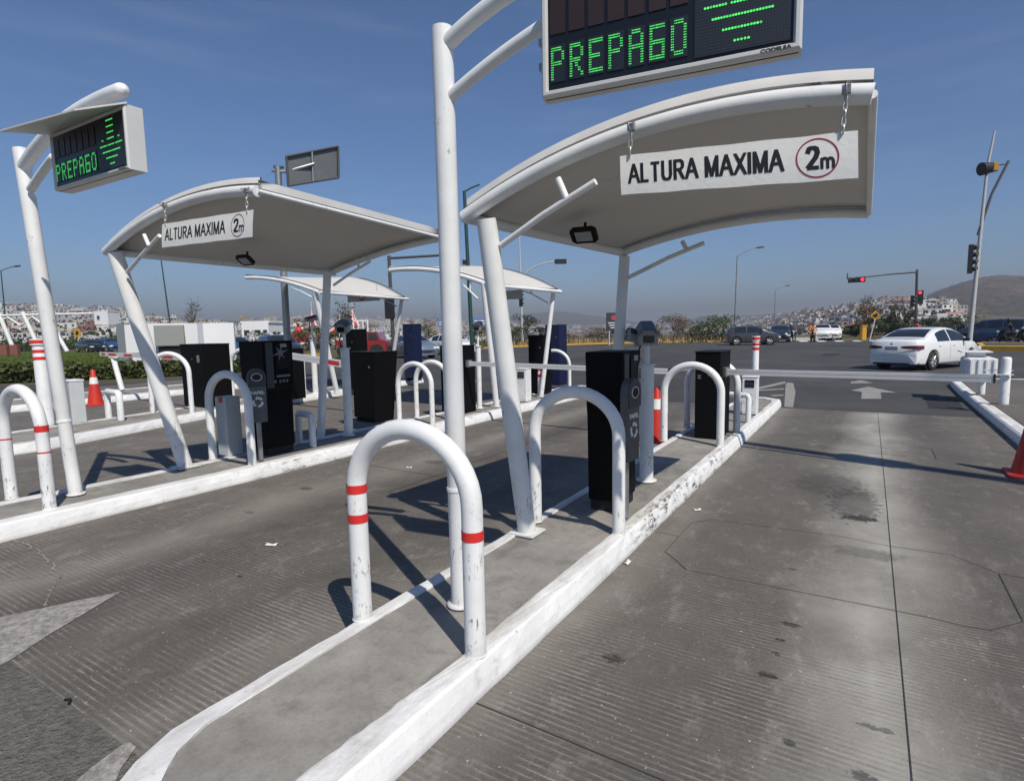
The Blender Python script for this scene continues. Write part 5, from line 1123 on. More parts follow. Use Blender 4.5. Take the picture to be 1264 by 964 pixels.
# leaning pole with arm on the right
b = G(1196,431); D_ = b.dot(fh); t = at(1219,205,D_); o = thing('signal_mast', b, 'tall leaning pole with amber beacon and side-on signal, at the right', 'traffic light')
MB().tube([b, at(1208,310,D_), t, at(1228,162,D_)], [.13,.10,.075,.05], 12).build('pole', M['palepole'], o)
MB().tube([at(1207,290,D_), at(1224,240,D_), at(1245,199,D_)], .07, 10).build('arm', M['darkpole'], o); MB().tube([at(1240,203,D_), at(1230,204,D_)], .04, 8).build('arm_link', M['darkpole'], o)
c = at(1222,207,D_); m = MB(); m.box(c+RT*.12, (.42,.5,.5), YAW+.3); bx = m.build('beacon', M['amber'], o, bevel=.05); m = MB(); m.tube([c+RT*.06, c-RT*.50-UP*.10], [.28,.37], 18); m.build('visor', M['signal'], bx)
c = at(1198,320,D_); signal_head(o, c, 1.65, tocam(c)+rad(95), 4, w=.34)
# mast-arm signal with red lights
b = at(1131,hor(1131),62); b.z = 0; D_ = 62; o = thing('signal_mast', b, 'dark mast whose long arm and pole carry lit red signals above the sedan', 'traffic light')
pole(o, b, at(1132,333,D_), .15, .12, M['darkpole']); MB().tube([at(1132,336,D_), at(1100,338.5,D_), at(1046,344.5,D_)], [.10,.09,.06], 10).build('arm', M['darkpole'], o)
az = tocam(b); c = at(1057.5,345.5,D_); signal_head(o, c, 1.6, az, 3, lit=2, w=.55, horiz=True); c = at(1135.5,367,D_); signal_head(o, c, 1.45, az, 3, lit=2, w=.6)
c = at(1126,372,D_); signal_head(o, c, 1.2, az+rad(80), 3, w=.5)
m = MB(); m.box(at(1046,341,D_), (.12,.12,.6), 0); m.build('finial', M['darkpole'], o)
# grey gantry pole with a signal between the canopies
b = G(487,452); D_ = b.dot(fh); o = thing('signal_mast', b, 'dark square mast with a long straight arm between the two far canopies', 'traffic light')
pole(o, b, at(480,316,D_), .13, .11, M['darkpole'], n=4); MB().tube([at(480,319,D_), at(548,315,D_)], .06, 8).build('arm', M['darkpole'], o); c = at(481,379,D_); signal_head(o, c, 1.15, tocam(c)+rad(160), 3, w=.42)
# green pole
b = at(583,hor(583),26); b.z = 0; D_ = 26; o = thing('street_lamp', b, 'dark green pole with a short lamp arm right behind the tall message pole', 'street lamp', 'street lamps along the far roads'); pole(o, b, at(573,236,D_), .10, .07, M['greenpole']); MB().tube([at(573,237,D_), at(582,232,D_), at(592,228,D_)], .035, 8).build('arm', M['greenpole'], o)
c = at(574,331,D_); m = MB(); m.box(c, (.35,.2,.12), YAW); m.box(c+Vector((0,0,.25)), (.2,.2,.2), YAW); m.build('fitting', M['signal'], o)
# large sign seen from behind
D_ = 17.0; b = at(354,hor(354),D_); b.z = 0; o = thing('road_sign', b, 'big grey road sign seen from behind on a tall galvanised mast', 'road sign')
pole(o, b, at(343,206,D_), .11, .095, M['brushed']); m = MB(); tl, tr, br_, bl2 = at(352.5,194,D_-.1), at(416.5,181.5,D_+1.0), at(417,220,D_+1.0), at(355,230,D_-.1)
ctr_ = (tl+tr+br_+bl2)/4; nrm = (tr-tl).cross(bl2-tl).normalized()*.03
m.face([tl,tr,br_,bl2]); m.face([p+nrm for p in (bl2,br_,tr,tl)])
for a_, b_ in ((tl,tr),(tr,br_),(br_,bl2),(bl2,tl)): m.face([a_, b_, b_+nrm, a_+nrm])
m.build('panel', M['greyback'], o); nn_ = -nrm.normalized()*.05 if nrm.dot(tl-Vector((0,0,1.65))) > 0 else nrm.normalized()*.05
for a_, b_ in ((tl,tr),(tr,br_),(br_,bl2),(bl2,tl)): MB().tube([a_+nn_, b_+nn_], .035, 6).build('panel_frame', M['darkpole'], o)
MB().tube([lerp(tl,tr,.48)+nn_, lerp(bl2,br_,.48)+nn_], .035, 6).build('stiffener', M['brushed'], o)
MB().tube([at(336,211,D_), at(352,213,D_)+nn_, lerp(lerp(tl,tr,.5), lerp(bl2,br_,.5), .42)+nn_*1.8], .045, 8).build('support_arm', M['brushed'], o)
MB().tube([at(338,206,D_), at(350,207,D_)], .04, 8).build('mast_cap', M['darkpole'], o)
# advertising sign on the verge
b = G(765,426); D_ = b.dot(fh); o = thing('advertising_sign', b, 'small dark advertising sign with a red emblem beyond the road', 'sign'); tl, br_ = at(748.5,386,D_), at(765.5,408.5,D_); w_ = (Vector((br_.x,br_.y,0))-Vector((tl.x,tl.y,0))).length*1.05
m = MB(); cc = (tl+br_)/2; m.box(cc, (w_, .12, tl.z-br_.z), YAW); pn = m.build('panel', M['cardark'], o, bevel=.02); f_ = -fh*.07
m = MB(); h_ = tl.z-br_.z; e = Vector((cos(YAW), sin(YAW), 0))
m.slab(cc+Vector((0,0,h_*.22))+f_, e, (0,0,1), [(h_*.13*cos(2*pi*k/16), h_*.13*sin(2*pi*k/16)) for k in range(16)], -.01); m.build('emblem', M['signred'], pn)
for k in range(3): m = MB(); m.box(cc+f_+Vector((0,0,-h_*(.06+.13*k))), (w_*(.75-.16*k), .02, h_*.05), YAW); m.build('text_line', M['paper'], pn)
for u in (752,763): q = at(u,408,D_); MB().tube([(q.x,q.y,0), q], .07, 8).build('leg', M['palepole'], o)
# yellow warning sign + yellow post on the right
b = G(1073,421.5); D_ = b.dot(fh); o = thing('warning_sign', b, 'yellow diamond arrow sign beside the brown tree right of the small cars', 'road sign', 'yellow warning signs'); pole(o, b, at(1080,394,D_), .06, .06, M['palepole'])
c = at(1080,389.5,D_); e = Vector((cos(YAW), sin(YAW), 0)); m = MB(); s_ = .44; m.slab(c-fh*.05, e, (0,0,1), [(0,-s_),(s_,0),(0,s_),(-s_,0)], -.04); pn = m.build('panel', M['yellow'], o)
m = MB(); m.slab(c-fh*.10, e, (0,0,1), [(-.22,-.12),(.02,-.12),(.02,-.26),(.28,.02),(.02,.28),(.02,.12),(-.22,.12)], -.01); m.build('arrow', M['ink'], pn)
b = at(96,hor(96),70); b.z = 0; o = thing('warning_sign', b, 'small yellow sign on a post between the white truss and dark cars', 'road sign', 'yellow warning signs'); pole(o, b, at(96.5,412,70), .05, .05, M['palepole']); c = at(95.5,411,70); m = MB(); m.slab(c-fh*.06, e, (0,0,1), [(-.38,-.5),(.38,-.5),(.42,0),(.38,.5),(-.38,.5),(-.42,0)], -.04); pn = m.build('panel', M['yellow'], o); m = MB(); m.slab(c-fh*.11, e, (0,0,1), [(-.2,-.1),(.05,-.3),(.25,.1),(0,.3)], -.01); m.build('pictogram', M['ink'], pn)
b = G(1065,420.5); D_ = b.dot(fh); o = thing('pillar', b, 'short square yellow pillar left of the yellow diamond sign', 'pillar'); h_ = at(1066,403,D_).z; m = MB(); m.box((b.x,b.y,h_/2), (.42,.42,h_), YAW); m.build('shaft', M['yellow'], o, bevel=.03); m = MB(); m.box((b.x,b.y,h_+.05), (.5,.5,.1), YAW); m.build('cap', M['yellow'], o)
# white wall block left
o = thing('site_wall', at(215,hor(215),28), 'white rendered wall block with a grey shutter behind the left boom', 'wall'); D_ = 28.0
o.location.z = 0
def wallpart(nm, u0, u1, v0, v1, d0, d1, mat, th=.3, dz=0):
    a_, b_ = at(u0, 400, D_+d0), at(u1, 400, D_+d1); zt_ = at(u0, v0, D_+d0).z; zb_ = at(u0, v1, D_+d0).z; ex = Vector((b_.x-a_.x, b_.y-a_.y, 0)); L_ = ex.length; ex.normalize(); m = MB()
    m.slab((a_.x, a_.y, zb_), ex, (0,0,1), [(0,0),(L_,0),(L_,zt_-zb_),(0,zt_-zb_)], -th); return m.build(nm, M[mat], o)
wallpart('end_wall', 143,160, 400,468, 0,-1.8, 'wallgrey', .4); wallpart('front_wall', 160,230, 400,468, -1.8,-1.5, 'wallwhite', .3); wallpart('pillar', 230,243, 399,468, -1.9,-1.9, 'wallwhite', .5)
wallpart('rear_wall', 243,288, 399,462, -1.0,-.6, 'wallwhite', .3); wallpart('shutter', 189,226, 402,427, -2.0,-1.95, 'panelgrey', .08); wallpart('recess', 193,224, 428,436, -1.86,-1.84, 'dull_black', .03); wallpart('render_panel', 153,172, 401,436, -1.88,-1.86, 'wallwhite', .04)
# white slanted truss structure at far left
D_ = 62; o = thing('roadside_truss', at(40,hor(40),D_), 'long low white truss with slanted legs beyond the lawn', 'truss'); o.location.z = 0
MB().tube([at(-60,391,D_), at(115,387,D_)], .13, 6).build('beam', M['steel'], o)
for u0, u1, v1 in ((62,83,434),(35,50,434),(5,18,434)): MB().tube([at(u0-6,397,D_)+Vector((0,0,1.0)), at(u1,v1,D_)], .21, 8).build('slanted_leg', M['steel'], o)
for u0, v0, u1, v1 in ((-10,400,10,392),(10,392,26,402),(26,402,40,391),(40,391,52,400),(52,400,66,388)): MB().tube([at(u0,v0,D_+1), at(u1,v1,D_+1)], .10, 6).build('diagonal', M['steel'], o)
for i, (u0, u1) in enumerate(((-2,9),(13,22))): a_, b_ = at(u0,424,D_-4), at(u1,424,D_-4); m = MB(); m.box(((a_.x+b_.x)/2,(a_.y+b_.y)/2,.55), ((b_-a_).length,.5,1.1), YAW+.1, taper=.9); tag(m.build('road_barrier', M['terracotta'], bevel=.05), ('left red brown road barrier under the white truss','right red brown road barrier under the white truss')[i], 'road barrier', 'red brown barriers by the lawn')
# tents and flags
def tent(u, vt, vb, wpx, D, label):
    c = at(u, hor(u), D); top = at(u, vt, D).z; bot = at(u, vb, D).z; R_ = wpx/FPX*D; o = thing('tent_peak', (c.x,c.y,bot), label, 'tent', 'red and white peaked tents'); n = 12; m = MB()
    for k in range(n):
        a0, a1 = 2*pi*k/n, 2*pi*(k+1)/n; pr_ = [(0,1),(.12,.72),(.35,.38),(1,0)]
        for (r1_, h1), (r2_, h2) in zip(pr_, pr_[1:]): m.face([(c.x+R_*r1_*cos(a0),c.y+R_*r1_*sin(a0),bot+(top-bot)*h1),(c.x+R_*r2_*cos(a0),c.y+R_*r2_*sin(a0),bot+(top-bot)*h2),(c.x+R_*r2_*cos(a1),c.y+R_*r2_*sin(a1),bot+(top-bot)*h2),(c.x+R_*r1_*cos(a1),c.y+R_*r1_*sin(a1),bot+(top-bot)*h1)], M['tent'] if k % 2 else M['tentw'])
    m.build('cloth', None, o, weld='open'); MB().tube([(c.x,c.y,top-.2),(c.x,c.y,top+.6)], .05, 6).build('mast_tip', M['steel'], o)
    m = MB(); m.tube([(c.x,c.y,0),(c.x,c.y,bot+.3)], R_*.75, 14, cap=False); m.build('side_wall', M['tentw'], o)
tent(436,376,402,9,95,'red and white tent peak just right of the canopy column'); tent(429,380,400,7,100,'second red tent peak between column and the larger tent'); tent(386,377,402,6,90,'single red and white tent peak left of the middle canopy column'); tent(420,392,410,16,85,'broad red and white striped tent roof lowest of the tents')
o = thing('red_parasol', at(367,hor(367),60), 'closed red and white parasol beside the galvanised mast', 'parasol'); o.location.z = 0; c = at(369,412,60); m = MB(); m.lathe([(1.1,-.9),(.7,-.2),(.1,.9),(0,1.0)], c, 12); m.build('cloth', M['tent'], o); MB().tube([(c.x,c.y,0), c], .06, 8).build('pole', M['steel'], o)
# modern white houses mid-left
def villa(u0, u1, vt, vb, D, label, wins, mat='wallwhite', depth=8):
    a_, b_ = at(u0, 400, D), at(u1, 400, D); zt_ = at(u0, vt, D).z; zb_ = min(0, at(u0, vb, D).z) if D < 200 else at(u0, vb+3, D).z; ex = Vector((b_.x-a_.x,b_.y-a_.y,0)); L_ = ex.length; ex.normalize(); o = thing('house', (a_.x,a_.y,zb_), label, 'house', 'white flat-roofed houses left of the tents')
    m = MB(); m.slab((a_.x,a_.y,zb_), ex, (0,0,1), [(0,0),(L_,0),(L_,zt_-zb_),(0,zt_-zb_)], -depth); w = m.build('wall', M[mat], o)
    m = MB(); m.slab(Vector((a_.x,a_.y,zt_))-ex*.2, ex, (0,0,1), [(0,0),(L_+.4,0),(L_+.4,.35),(0,.35)], -depth); m.build('parapet', M[mat], o)
    nrm = Vector((ex.y,-ex.x,0))
    for x0, x1, z0, z1 in wins:
        m = MB(); m.slab(Vector((a_.x,a_.y,zb_))+nrm*.03, ex, (0,0,1), [(L_*x0,(zt_-zb_)*z0),(L_*x1,(zt_-zb_)*z0),(L_*x1,(zt_-zb_)*z1),(L_*x0,(zt_-zb_)*z1)], .04); f_ = m.build('window', M['glass'], w)
        m = MB(); m.slab(Vector((a_.x,a_.y,zb_))+nrm*.12, ex, (0,0,1), [(L_*(x0-.015),(zt_-zb_)*(z0-.03)),(L_*(x1+.015),(zt_-zb_)*(z0-.03)),(L_*(x1+.015),(zt_-zb_)*z0),(L_*(x0-.015),(zt_-zb_)*z0)], .14); m.build('sill', M['wallwhite'], f_)
    return o
villa(298,331,399,428,110,'larger white cube house with three dark windows right of the white wall',[(.08,.28,.45,.70),(.48,.70,.45,.70),(.80,.95,.45,.70),(.15,.35,.10,.28)])
villa(332,356,404,428,125,'white house with a green-tinted window beside the cube house',[(.15,.38,.5,.8),(.6,.85,.5,.8)]); villa(362,374,400,425,130,'narrow white house right of the galvanised mast',[(.2,.45,.5,.75),(.6,.85,.5,.75)])
villa(306,350,414,426,100,'long low white porch roof in front of the cube house',[(.3,.5,.2,.6)]); villa(117,134,385,398,300,'white walled hall on the slope above the dark cars',[(.2,.4,.4,.7)])
# billboards beyond
for i,(u0,u1,v0,v1,D,mt,lb) in enumerate(((541,552,394,404,85,'blueboard','small blue and white board left of the tall message pole'),(584,600,393,403,80,'blueboard','blue and white billboard beside the leaning far column'))):
    a_, b_ = at(u0,v0,D), at(u1,v0,D); zb_ = at(u0,v1,D).z; o = thing('billboard', (a_.x,a_.y,0), lb, 'billboard', 'blue boards by the far road'); m = MB(); cc = (a_+b_)/2; m.box((cc.x,cc.y,(a_.z+zb_)/2), ((b_-a_).length,.15,a_.z-zb_), YAW); pn = m.build('panel', M[mt], o)
    for k in range(2): m = MB(); m.box((cc.x-fh.x*.1,cc.y-fh.y*.1,lerp(zb_,a_.z,.35+.3*k)), ((b_-a_).length*.8,.03,(a_.z-zb_)*.14), YAW); m.build('text_line', M['reflective'], pn)
    for q in (a_,b_): MB().tube([(q.x,q.y,0),(q.x,q.y,zb_)], .08, 6).build('leg', M['palepole'], o)

# ================================================================== plants
def leaves(mb, c, R, n, s, r_, flat_=1.0, shell=.35, m=None):
    for _ in range(n):
        while True:
            x, y, z = r_.uniform(-1,1), r_.uniform(-1,1), r_.uniform(-1,1); d = x*x+y*y+z*z
            if d < 1 and d > r_.random()*shell: break
        p = Vector((c[0]+x*R[0], c[1]+y*R[1], c[2]+z*R[2])); a = Vector((r_.gauss(0,1), r_.gauss(0,1), r_.gauss(0,1))).normalized(); b = a.orthogonal().normalized()*s*r_.uniform(.5,1.1); a = a.cross(b).normalized()*s*r_.uniform(.5,1.1)
        mb.face([p-b*.5, p+a*.35, p+b*.5, p-a*.35], m)
def tree(p, h, w, label, leafm, cat='tree', name='tree', n=900, s=.35, clumps=9, trunk=.35, seed=0, group='trees and bushes beyond the road', bare=False, dense=1.0):
    r_ = random.Random(seed+int(abs(p.x)*13+abs(p.y)*7)); o = thing(name, p, label, cat, group)
    top = p+Vector((r_.uniform(-.1,.1)*w, 0, h*.55)); m = MB(); m.tube([p-Vector((0,0,.2)), lerp(p, top, .5)+Vector((.05*w,0,0)), top], [h*.03,h*.022,h*.014], 8); tr = m.build('trunk', M['bark'], o)
    cl = []
    for k in range(clumps):
        a_ = r_.uniform(0, 2*pi); rr = w*.5*math.sqrt(r_.random())*.85; z = lerp(trunk, 1, r_.random()**.8)*h; sh = 1-abs(z/h-.62)*.9; cl.append(p+Vector((cos(a_)*rr*sh, sin(a_)*rr*sh, z-.08*h)))
    m = MB()
    for c in cl: st = lerp(p, top, min(1, max(.35, (c.z-p.z)/h))); m.tube([st, lerp(st, c, .5)+Vector((0,0,.04*h)), c], [h*.012,h*.008,h*.003], 5)
    for c in cl:
        if bare:
            for _ in range(5): e_ = c+Vector((r_.gauss(0,.09)*h, r_.gauss(0,.09)*h, abs(r_.gauss(0,.12))*h)); m.tube([c, e_], [h*.004, h*.0015], 4)
    m.build('branches', M['bark'], o)
    m = MB()
    for c in cl: q = r_.uniform(.7,1.25)*dense; leaves(m, c, (w*.20*q, w*.20*q, h*.13*q), n//clumps, s, r_)
    m.build('crown', leafm, o, weld='open'); return o
def GP(u, D): p = at(u, hor(u), D); p.z = land_z(u, D); return p
verge = [ (651,66,3.4,4.2,'leafdark','dark rounded tree right of the signal mast with the lamp arm'),(633,64,2.4,3.0,'leaf','low green bush left of the signal mast with the lamp arm'),(668,68,2.0,3.0,'leafdark','low dark bush beside the far canopy column'),(607,60,2.2,3.4,'leaf','green bush behind the leaning far column'),
 (700,66,1.2,4.0,'leafbrown','low dry bush left of the advertising sign'),(722,68,1.7,5.0,'leafbrown','brownish scrub left of the advertising sign'),(742,67,1.9,5.0,'leafbrown','brown green scrub just below the advertising sign'),(760,67,1.8,4.0,'leaf','green scrub right of the advertising sign'),
 (815,62,2.6,4.2,'leafbrown','tall dry bush right of the camera housing'),(831,62,3.0,4.6,'leafbrown','tallest dry bush right of the camera housing'),(846,63,2.4,3.5,'leafbrown','dry bush before the green thicket'),(864,62,1.8,3.4,'leaf','small green bush left end of the thicket'),(880,60,2.6,5.2,'leaf','broad green thicket bush left of the lamp post'),(897,60,3.0,5.0,'leaf','tall green thicket bush right behind the lamp post'),
 (583,44,1.8,3.0,'leafbrown','dry bush behind the slim black cabinet'),(531,62,3.2,3.6,'leafbrown','brown round bush behind the white sedan on the left'),(519,66,2.6,3.4,'leaf','green bush behind the roof of the silver blue sedan')]
for i, (u, D, h, w, lm, lb) in enumerate(verge): tree(GP(u, D), h, w, lb, M[lm], 'bush', 'bush', 1100, .22 if lm != 'leafbrown' else .16, 12, .05, i)
right = [(1072,70,3.9,3.2,'leafbrown','rust brown tree left of the yellow diamond sign'),(1088,80,2.6,3.6,'leaf','dark green tree right of the yellow diamond sign'),(1104,74,3.9,2.8,'leafgrey','grey green tree left of the signal mast'),(1118,78,3.6,2.6,'leafgrey','sparse grey green tree just left of the mast'),(1145,85,2.2,4.0,'leafdark','dark tree right of the signal mast above the sedan roof'),(1158,88,1.9,4.2,'leafgrey','low grey tree above the sedan roof'),(1098,66,1.6,4.0,'leafdark','low dark shrub behind the sedan boot'),(1056,72,1.5,3.0,'leafdark','dark shrub behind the yellow pillar'),(1040,78,1.2,3.6,'leafgrey','greyish shrub right of the white hatchback'),(1172,92,2.3,4.2,'leafdark','dark shrub left of the pale helmeted rider')]
for i, (u, D, h, w, lm, lb) in enumerate(right): tree(GP(u, D), h, w, lb, M[lm], n=1300, s=.26, clumps=13, trunk=.12, seed=40+i)
tree(GP(239,75), 6.3, 2.3, 'thin almost leafless tree above the white wall', M['leafgrey'], n=260, s=.22, clumps=12, trunk=.45, bare=True); tree(GP(425,62), 5.2, 3.0, 'sparse dark-leaved tree right of the middle canopy column', M['leafdark'], n=420, s=.24, clumps=12, trunk=.35, bare=True)
for i, (u, D, h, w, lm, lb) in enumerate([(378,58,3.2,4.0,'leafbrown','brown tree left of the middle canopy column'),(392,60,2.4,3.2,'leaf','green bush behind the middle canopy column'),(412,60,2.2,3.4,'leafbrown','brown bush right of the middle canopy column'),(340,70,2.0,3.6,'leafdark','dark shrub in front of the white villas'),(318,90,2.2,5.0,'leafdark','dark shrub before the cube house'),(20,78,1.6,7.0,'leafdark','dark hedge tree behind the white truss at the left edge'),(44,80,1.5,7.0,'leafdark','dark hedge tree right of the green lamp'),(68,80,1.7,7.0,'leaf','green tree behind the slanted truss leg'),(92,82,1.6,6.0,'leafdark','dark tree behind the small yellow sign'),(150,88,1.6,7.0,'leafdark','dark tree just above the left end of the white wall'),(1068,110,7.5,3.5,'leafgrey','thin bare tree rising on the skyline above the town')]): tree(GP(u, D), h, w, lb, M[lm], n=900, s=.25, clumps=11, trunk=.1, seed=70+i, bare=(u == 1068))
# clipped hedge along the lawn
hr = random.Random(5); pts = [G(-260,481), G(0,472.5), G(130,467.5), G(235,463), G(300,459)]
hl = MB(); core = MB()
for a, b in zip(pts, pts[1:]):
    d = (b-a); L_ = d.length; ex = d.normalized(); ny = Vector((-ex.y, ex.x, 0)); n = int(L_*480)
    for _ in range(n):
        t = hr.random()*L_; y = hr.uniform(-.05,1.1); z = hr.uniform(0,.66)
        if .12 < y < .95 and z < .54: (y := hr.choice((hr.uniform(-.06,.10), hr.uniform(-.06,.10), y)))
        z *= .95+.09*sin(t*1.3)+.05*sin(t*4.1); p = a+ex*t+ny*y+Vector((0,0,z)); q = Vector((hr.gauss(0,1), hr.gauss(0,1), hr.gauss(0,1))).normalized(); r2 = q.orthogonal().normalized()*hr.uniform(.05,.11); q2 = q.cross(r2).normalized()*hr.uniform(.04,.09); hl.face([p-r2, p+q2, p+r2, p-q2])
    core.box(((a.x+b.x)/2+ny.x*.5, (a.y+b.y)/2+ny.y*.5, .26), (L_, .8, .52), math.atan2(ex.y, ex.x))
o = thing('hedge', (pts[1].x, pts[1].y, 0), 'clipped dark green hedge along the lawn on the left', 'hedge'); hl.build('foliage', M['hedge'], o, weld='open'); core.build('twigs', M['leafdark'], o)
# dry grass tufts on the verges
gt = MB(); gr_ = random.Random(11)
for _ in range(5200):
    u = gr_.uniform(600, 920); D = gr_.uniform(55, 68); p = at(u, hor(u), D); far = interp([(600,61),(700,62),(900,58.5)], u)[0]
    if D < far: continue
    p.z = -.02; h = gr_.uniform(.25,.75); w = gr_.uniform(.05,.14); dx = Vector((gr_.gauss(0,1), gr_.gauss(0,1), 0)).normalized()*w; tip = p+Vector((gr_.gauss(0,.12), gr_.gauss(0,.12), h)); gt.face([p-dx, p+dx, tip])
tag(gt.build('dry_grass', flat('dry_grass', (.30,.22,.11), .9, var=.4, scale=1), weld='open'), 'dry yellow grass growing on the verge beyond the yellow kerb', 'grass', kind='stuff')
lg = MB()
for _ in range(9000):
    u = gr_.uniform(-40, 290); v = gr_.uniform(436, 458); p = G(u, v, .02); h = gr_.uniform(.05,.14); dx = Vector((gr_.gauss(0,1), gr_.gauss(0,1), 0)).normalized()*.05; lg.face([p-dx, p+dx, p+Vector((gr_.gauss(0,.03), gr_.gauss(0,.03), h))])
tag(lg.build('lawn_grass', M['lawn'], weld='open'), 'short green grass blades of the lawn on the left', 'grass', kind='stuff')

# ================================================================== the town on the slopes
tr = random.Random(21)
WCOL = {'white': (.62,.62,.60), 'cream': (.52,.45,.34), 'grey': (.30,.30,.30), 'pink': (.50,.24,.20), 'brick red': (.26,.11,.075), 'yellow': (.52,.38,.14), 'pale grey': (.46,.46,.46), 'tan': (.36,.28,.20)}
WM = {k: flat('town_'+k.replace(' ', '_'), v, .9, var=.12, scale=.2) for k, v in WCOL.items()}
ROOF = [flat('town_roof_tar', (.12,.11,.10), .9, scale=.5), flat('town_roof_red', (.22,.075,.045), .9, scale=.5), flat('town_roof_grey', (.33,.32,.30), .9, scale=.5)]
def house_mb(mb, p, w, d, h, az, wall, roof, win, stepped):
    a = Vector((cos(az), sin(az), 0)); b = Vector((-sin(az), cos(az), 0)); rf = ROOF[roof]
    def block(c, w, d, z0, z1):
        q = [c-a*w/2-b*d/2, c+a*w/2-b*d/2, c+a*w/2+b*d/2, c-a*w/2+b*d/2]
        for i in range(4): u_, v_ = q[i], q[(i+1) % 4]; mb.face([u_+Vector((0,0,z0)), v_+Vector((0,0,z0)), v_+Vector((0,0,z1)), u_+Vector((0,0,z1))], wall)
        mb.face([k+Vector((0,0,z1-.25)) for k in q], rf); 
        if roof == 1 and h < 7:
            t = c+Vector((0,0,z1+1.3)); 
            for i in range(4): mb.face([q[i]*1.0+Vector((0,0,z1)), q[(i+1) % 4]+Vector((0,0,z1)), t], rf)
        nfl = max(1, int((z1-max(z0, -1))/3.0))
        for fl in range(nfl):
            zz_ = z0+(z1-z0)*(fl+.38)/nfl if z0 > -1 else (z1)*(fl+.35)/nfl
            for i in range(4):
                u_, v_ = q[i], q[(i+1) % 4]; e = v_-u_; L = e.length; e.normalize(); nn = Vector((e.y, -e.x, 0))*.06; k = max(1, int(L/3.2))
                for j in range(k): c0_ = u_+e*(L*(j+.5)/k)+nn; hw_ = tr.uniform(.5,.9); mb.face([c0_-e*hw_+Vector((0,0,zz_)), c0_+e*hw_+Vector((0,0,zz_)), c0_+e*hw_+Vector((0,0,zz_+1.35)), c0_-e*hw_+Vector((0,0,zz_+1.35))], M['glass'])
    block(p, w, d, -4, h)
    if stepped: block(p+a*w*.2, w*.55, d*.7, h-.2, h+2.6)
    else: block(p-a*w*.2+b*d*.1, 1.6, 1.6, h-.2, h+1.1)
cells = []
def band(u0, u1, D0, D1, n, wts, hs=(3,8), ws=(6,13)):
    for _ in range(n):
        u = tr.uniform(u0, u1); D = D0*(D1/D0)**tr.random(); cells.append((u, D, tr.choices(list(WCOL), wts)[0], tr.uniform(*hs), tr.uniform(*ws)))
WT = [9,4,3,.7,1,.6,4,2]
band(-60, 300, 210, 640, 950, [14,5,3,.6,.8,.5,6,2]); band(-60, 330, 560, 680, 190, WT, (4,8), (9,18)); band(300, 620, 260, 1900, 620, WT, (4,9), (8,16)); band(300, 640, 1300, 2400, 420, WT, (6,14), (12,26))
band(600, 900, 1200, 3600, 520, WT, (5,12), (14,34)); band(880, 1010, 400, 1900, 560, WT, (4,9), (8,15)); band(990, 1175, 260, 760, 1200, [14,5,1.5,2,1.5,1.2,5,1.5]); band(930, 1100, 500, 1100, 420, WT)
band(1100, 1180, 330, 640, 90, [9,3,2,1,1,.5,4,1], (6,10), (10,16))
cells.sort(key=lambda c: -(c[4]*c[3])/(c[1]**2))
def where(u, D):
    d_ = 'lower' if D < 330 else ('middle' if D < 520 else 'upper')
    for x, t in ((60,'slope at the left edge of the view'),(150,'slope left of the white wall'),(300,'slope above the white wall'),(420,'plain behind the middle canopy column'),(620,'plain behind the tall message pole'),(900,'hazy valley beyond the advertising sign'),(1000,'slope behind the crossover'),(1060,'hillside above the white pickup'),(1110,'hillside behind the yellow diamond sign'),(9999,'hillside behind the red signals')):
        if u < x: return d_+' '+t
used = []
n_ind = 0; stuff = MB()
for (u, D, col, h, w) in cells:
    p = GP(u, D); p.z += -.5; d = w*tr.uniform(.6,1.1); az = YAW+tr.choice((0,.2,.5,-.3,.9))+tr.uniform(-.1,.1); roof = tr.choices((0,1,2),(3,1,4))[0]; st = tr.random() < .3
    if n_ind < 285:
        if any((q[0]-p.x)**2+(q[1]-p.y)**2 < (w*.6+q[2]*.6)**2 for q in used): continue
        used.append((p.x, p.y, w)); m = MB(); house_mb(m, Vector((0,0,0)), w, d, h, az, WM[col], roof, 0, st); o = m.build('hillside_house', None, weld='open'); o.location = p
        sz = 'tall' if h > 6.5 else 'low'; g_ = f'{sz} {col} houses on the {where(u, D)}'; tag(o, f'{sz} {col} flat-topped house on the {where(u, D)}', 'house', g_); n_ind += 1
    else: house_mb(stuff, p, w, d, h, az, WM[col], roof, 0, st)
tag(stuff.build('distant_town', None, weld='open'), 'dense mass of far small houses covering the hazy slopes and plain', 'town', kind='stuff')
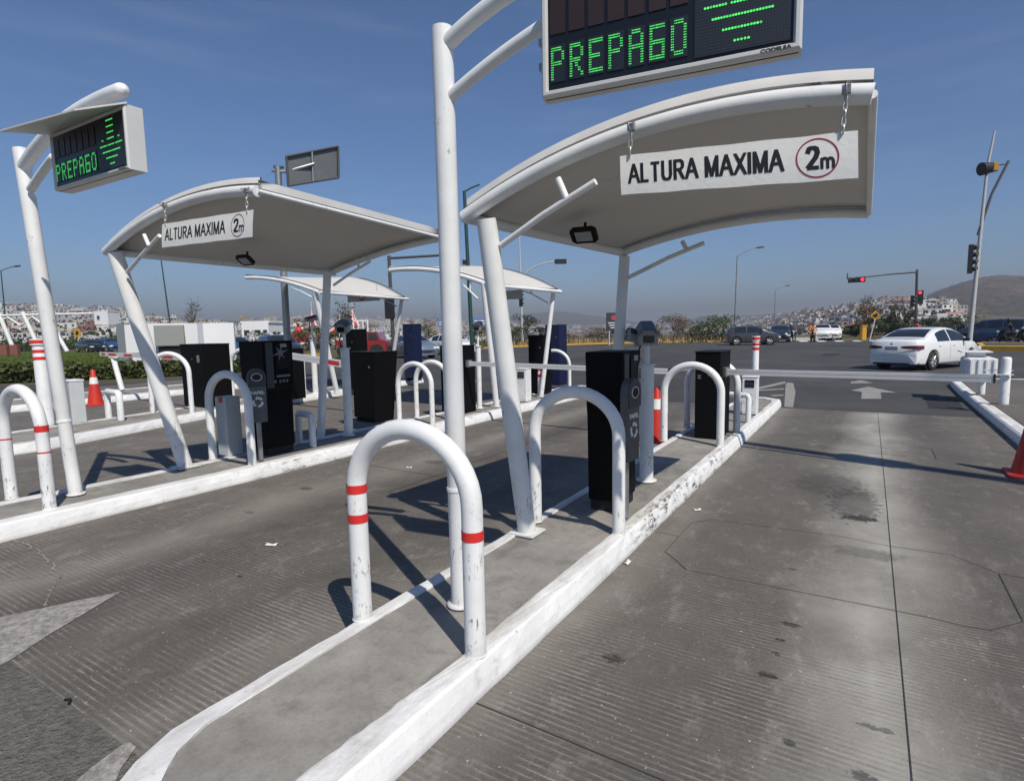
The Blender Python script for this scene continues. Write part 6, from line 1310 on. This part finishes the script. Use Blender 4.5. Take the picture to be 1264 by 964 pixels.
# trees among the houses, one far mass
tm = MB()
def clump(u, D, R):
    p = GP(u, D); leaves(tm, p+Vector((0,0,R*.35)), (R*1.2, R*1.2, R*.6), 90, max(.5, R*.2), tr, m=None)
for _ in range(300): clump(tr.uniform(-60, 320), 150*(640/150)**tr.random(), tr.uniform(3,7))
for _ in range(420): clump(tr.uniform(300, 640), 200*(2000/200)**tr.random(), tr.uniform(4,10))
for _ in range(330): clump(tr.uniform(900, 1200), 150*(760/150)**tr.random(), tr.uniform(2.5,5.5))
for _ in range(260): clump(tr.uniform(620, 900), 400*(3000/400)**tr.random(), tr.uniform(6,16))
tag(tm.build('distant_trees', M['leafdark'], weld='open'), 'far dark green trees scattered among the hillside houses', 'trees', kind='stuff')
# bushes on the brown hill
hb = MB(); hv = [v.co for v in hill_ob.data.vertices]; nc = 71
for _ in range(2600):
    k = int(tr.random()**1.5*15.9)*-1+15; i = tr.randrange(0, nc-1); a_, b_, c_ = hv[k*nc+i], hv[k*nc+i+1], hv[(k+1)*nc+i]; p = a_+(b_-a_)*tr.random()+(c_-a_)*tr.random()
    if tr.random() < k/26: continue
    R_ = tr.uniform(1.2, 3.6); leaves(hb, p+Vector((0,0,R_*.3)), (R_*1.5, R_*1.5, R_*.6), 14, R_*.7, tr)
tag(hb.build('hillside_scrub', M['leafgrey'], weld='open'), 'dark scrub dotted over the brown hill on the right', 'shrubs', kind='stuff')
# ================================================================== haze
hz = MB(); X0, X1, Y0, Y1 = -5200, 2500, -400, 5300; hz.box(((X0+X1)/2, (Y0+Y1)/2, 24), (X1-X0, Y1-Y0, 300)); ho = hz.build('haze'); ho['kind'] = 'stuff'; tag(ho, 'pale haze over the valley and the far town', 'haze')
hm = bpy.data.materials.new('haze_air'); hm.use_nodes = True; n_ = hm.node_tree.nodes; n_.clear(); ou = n_.new('ShaderNodeOutputMaterial'); pv = n_.new('ShaderNodeVolumePrincipled'); pv.inputs['Color'].default_value = (.45,.48,.57,1); pv.inputs['Density'].default_value = .00050; pv.inputs['Anisotropy'].default_value = .0; hm.node_tree.links.new(pv.outputs[0], ou.inputs['Volume']); ho.data.materials.append(hm)
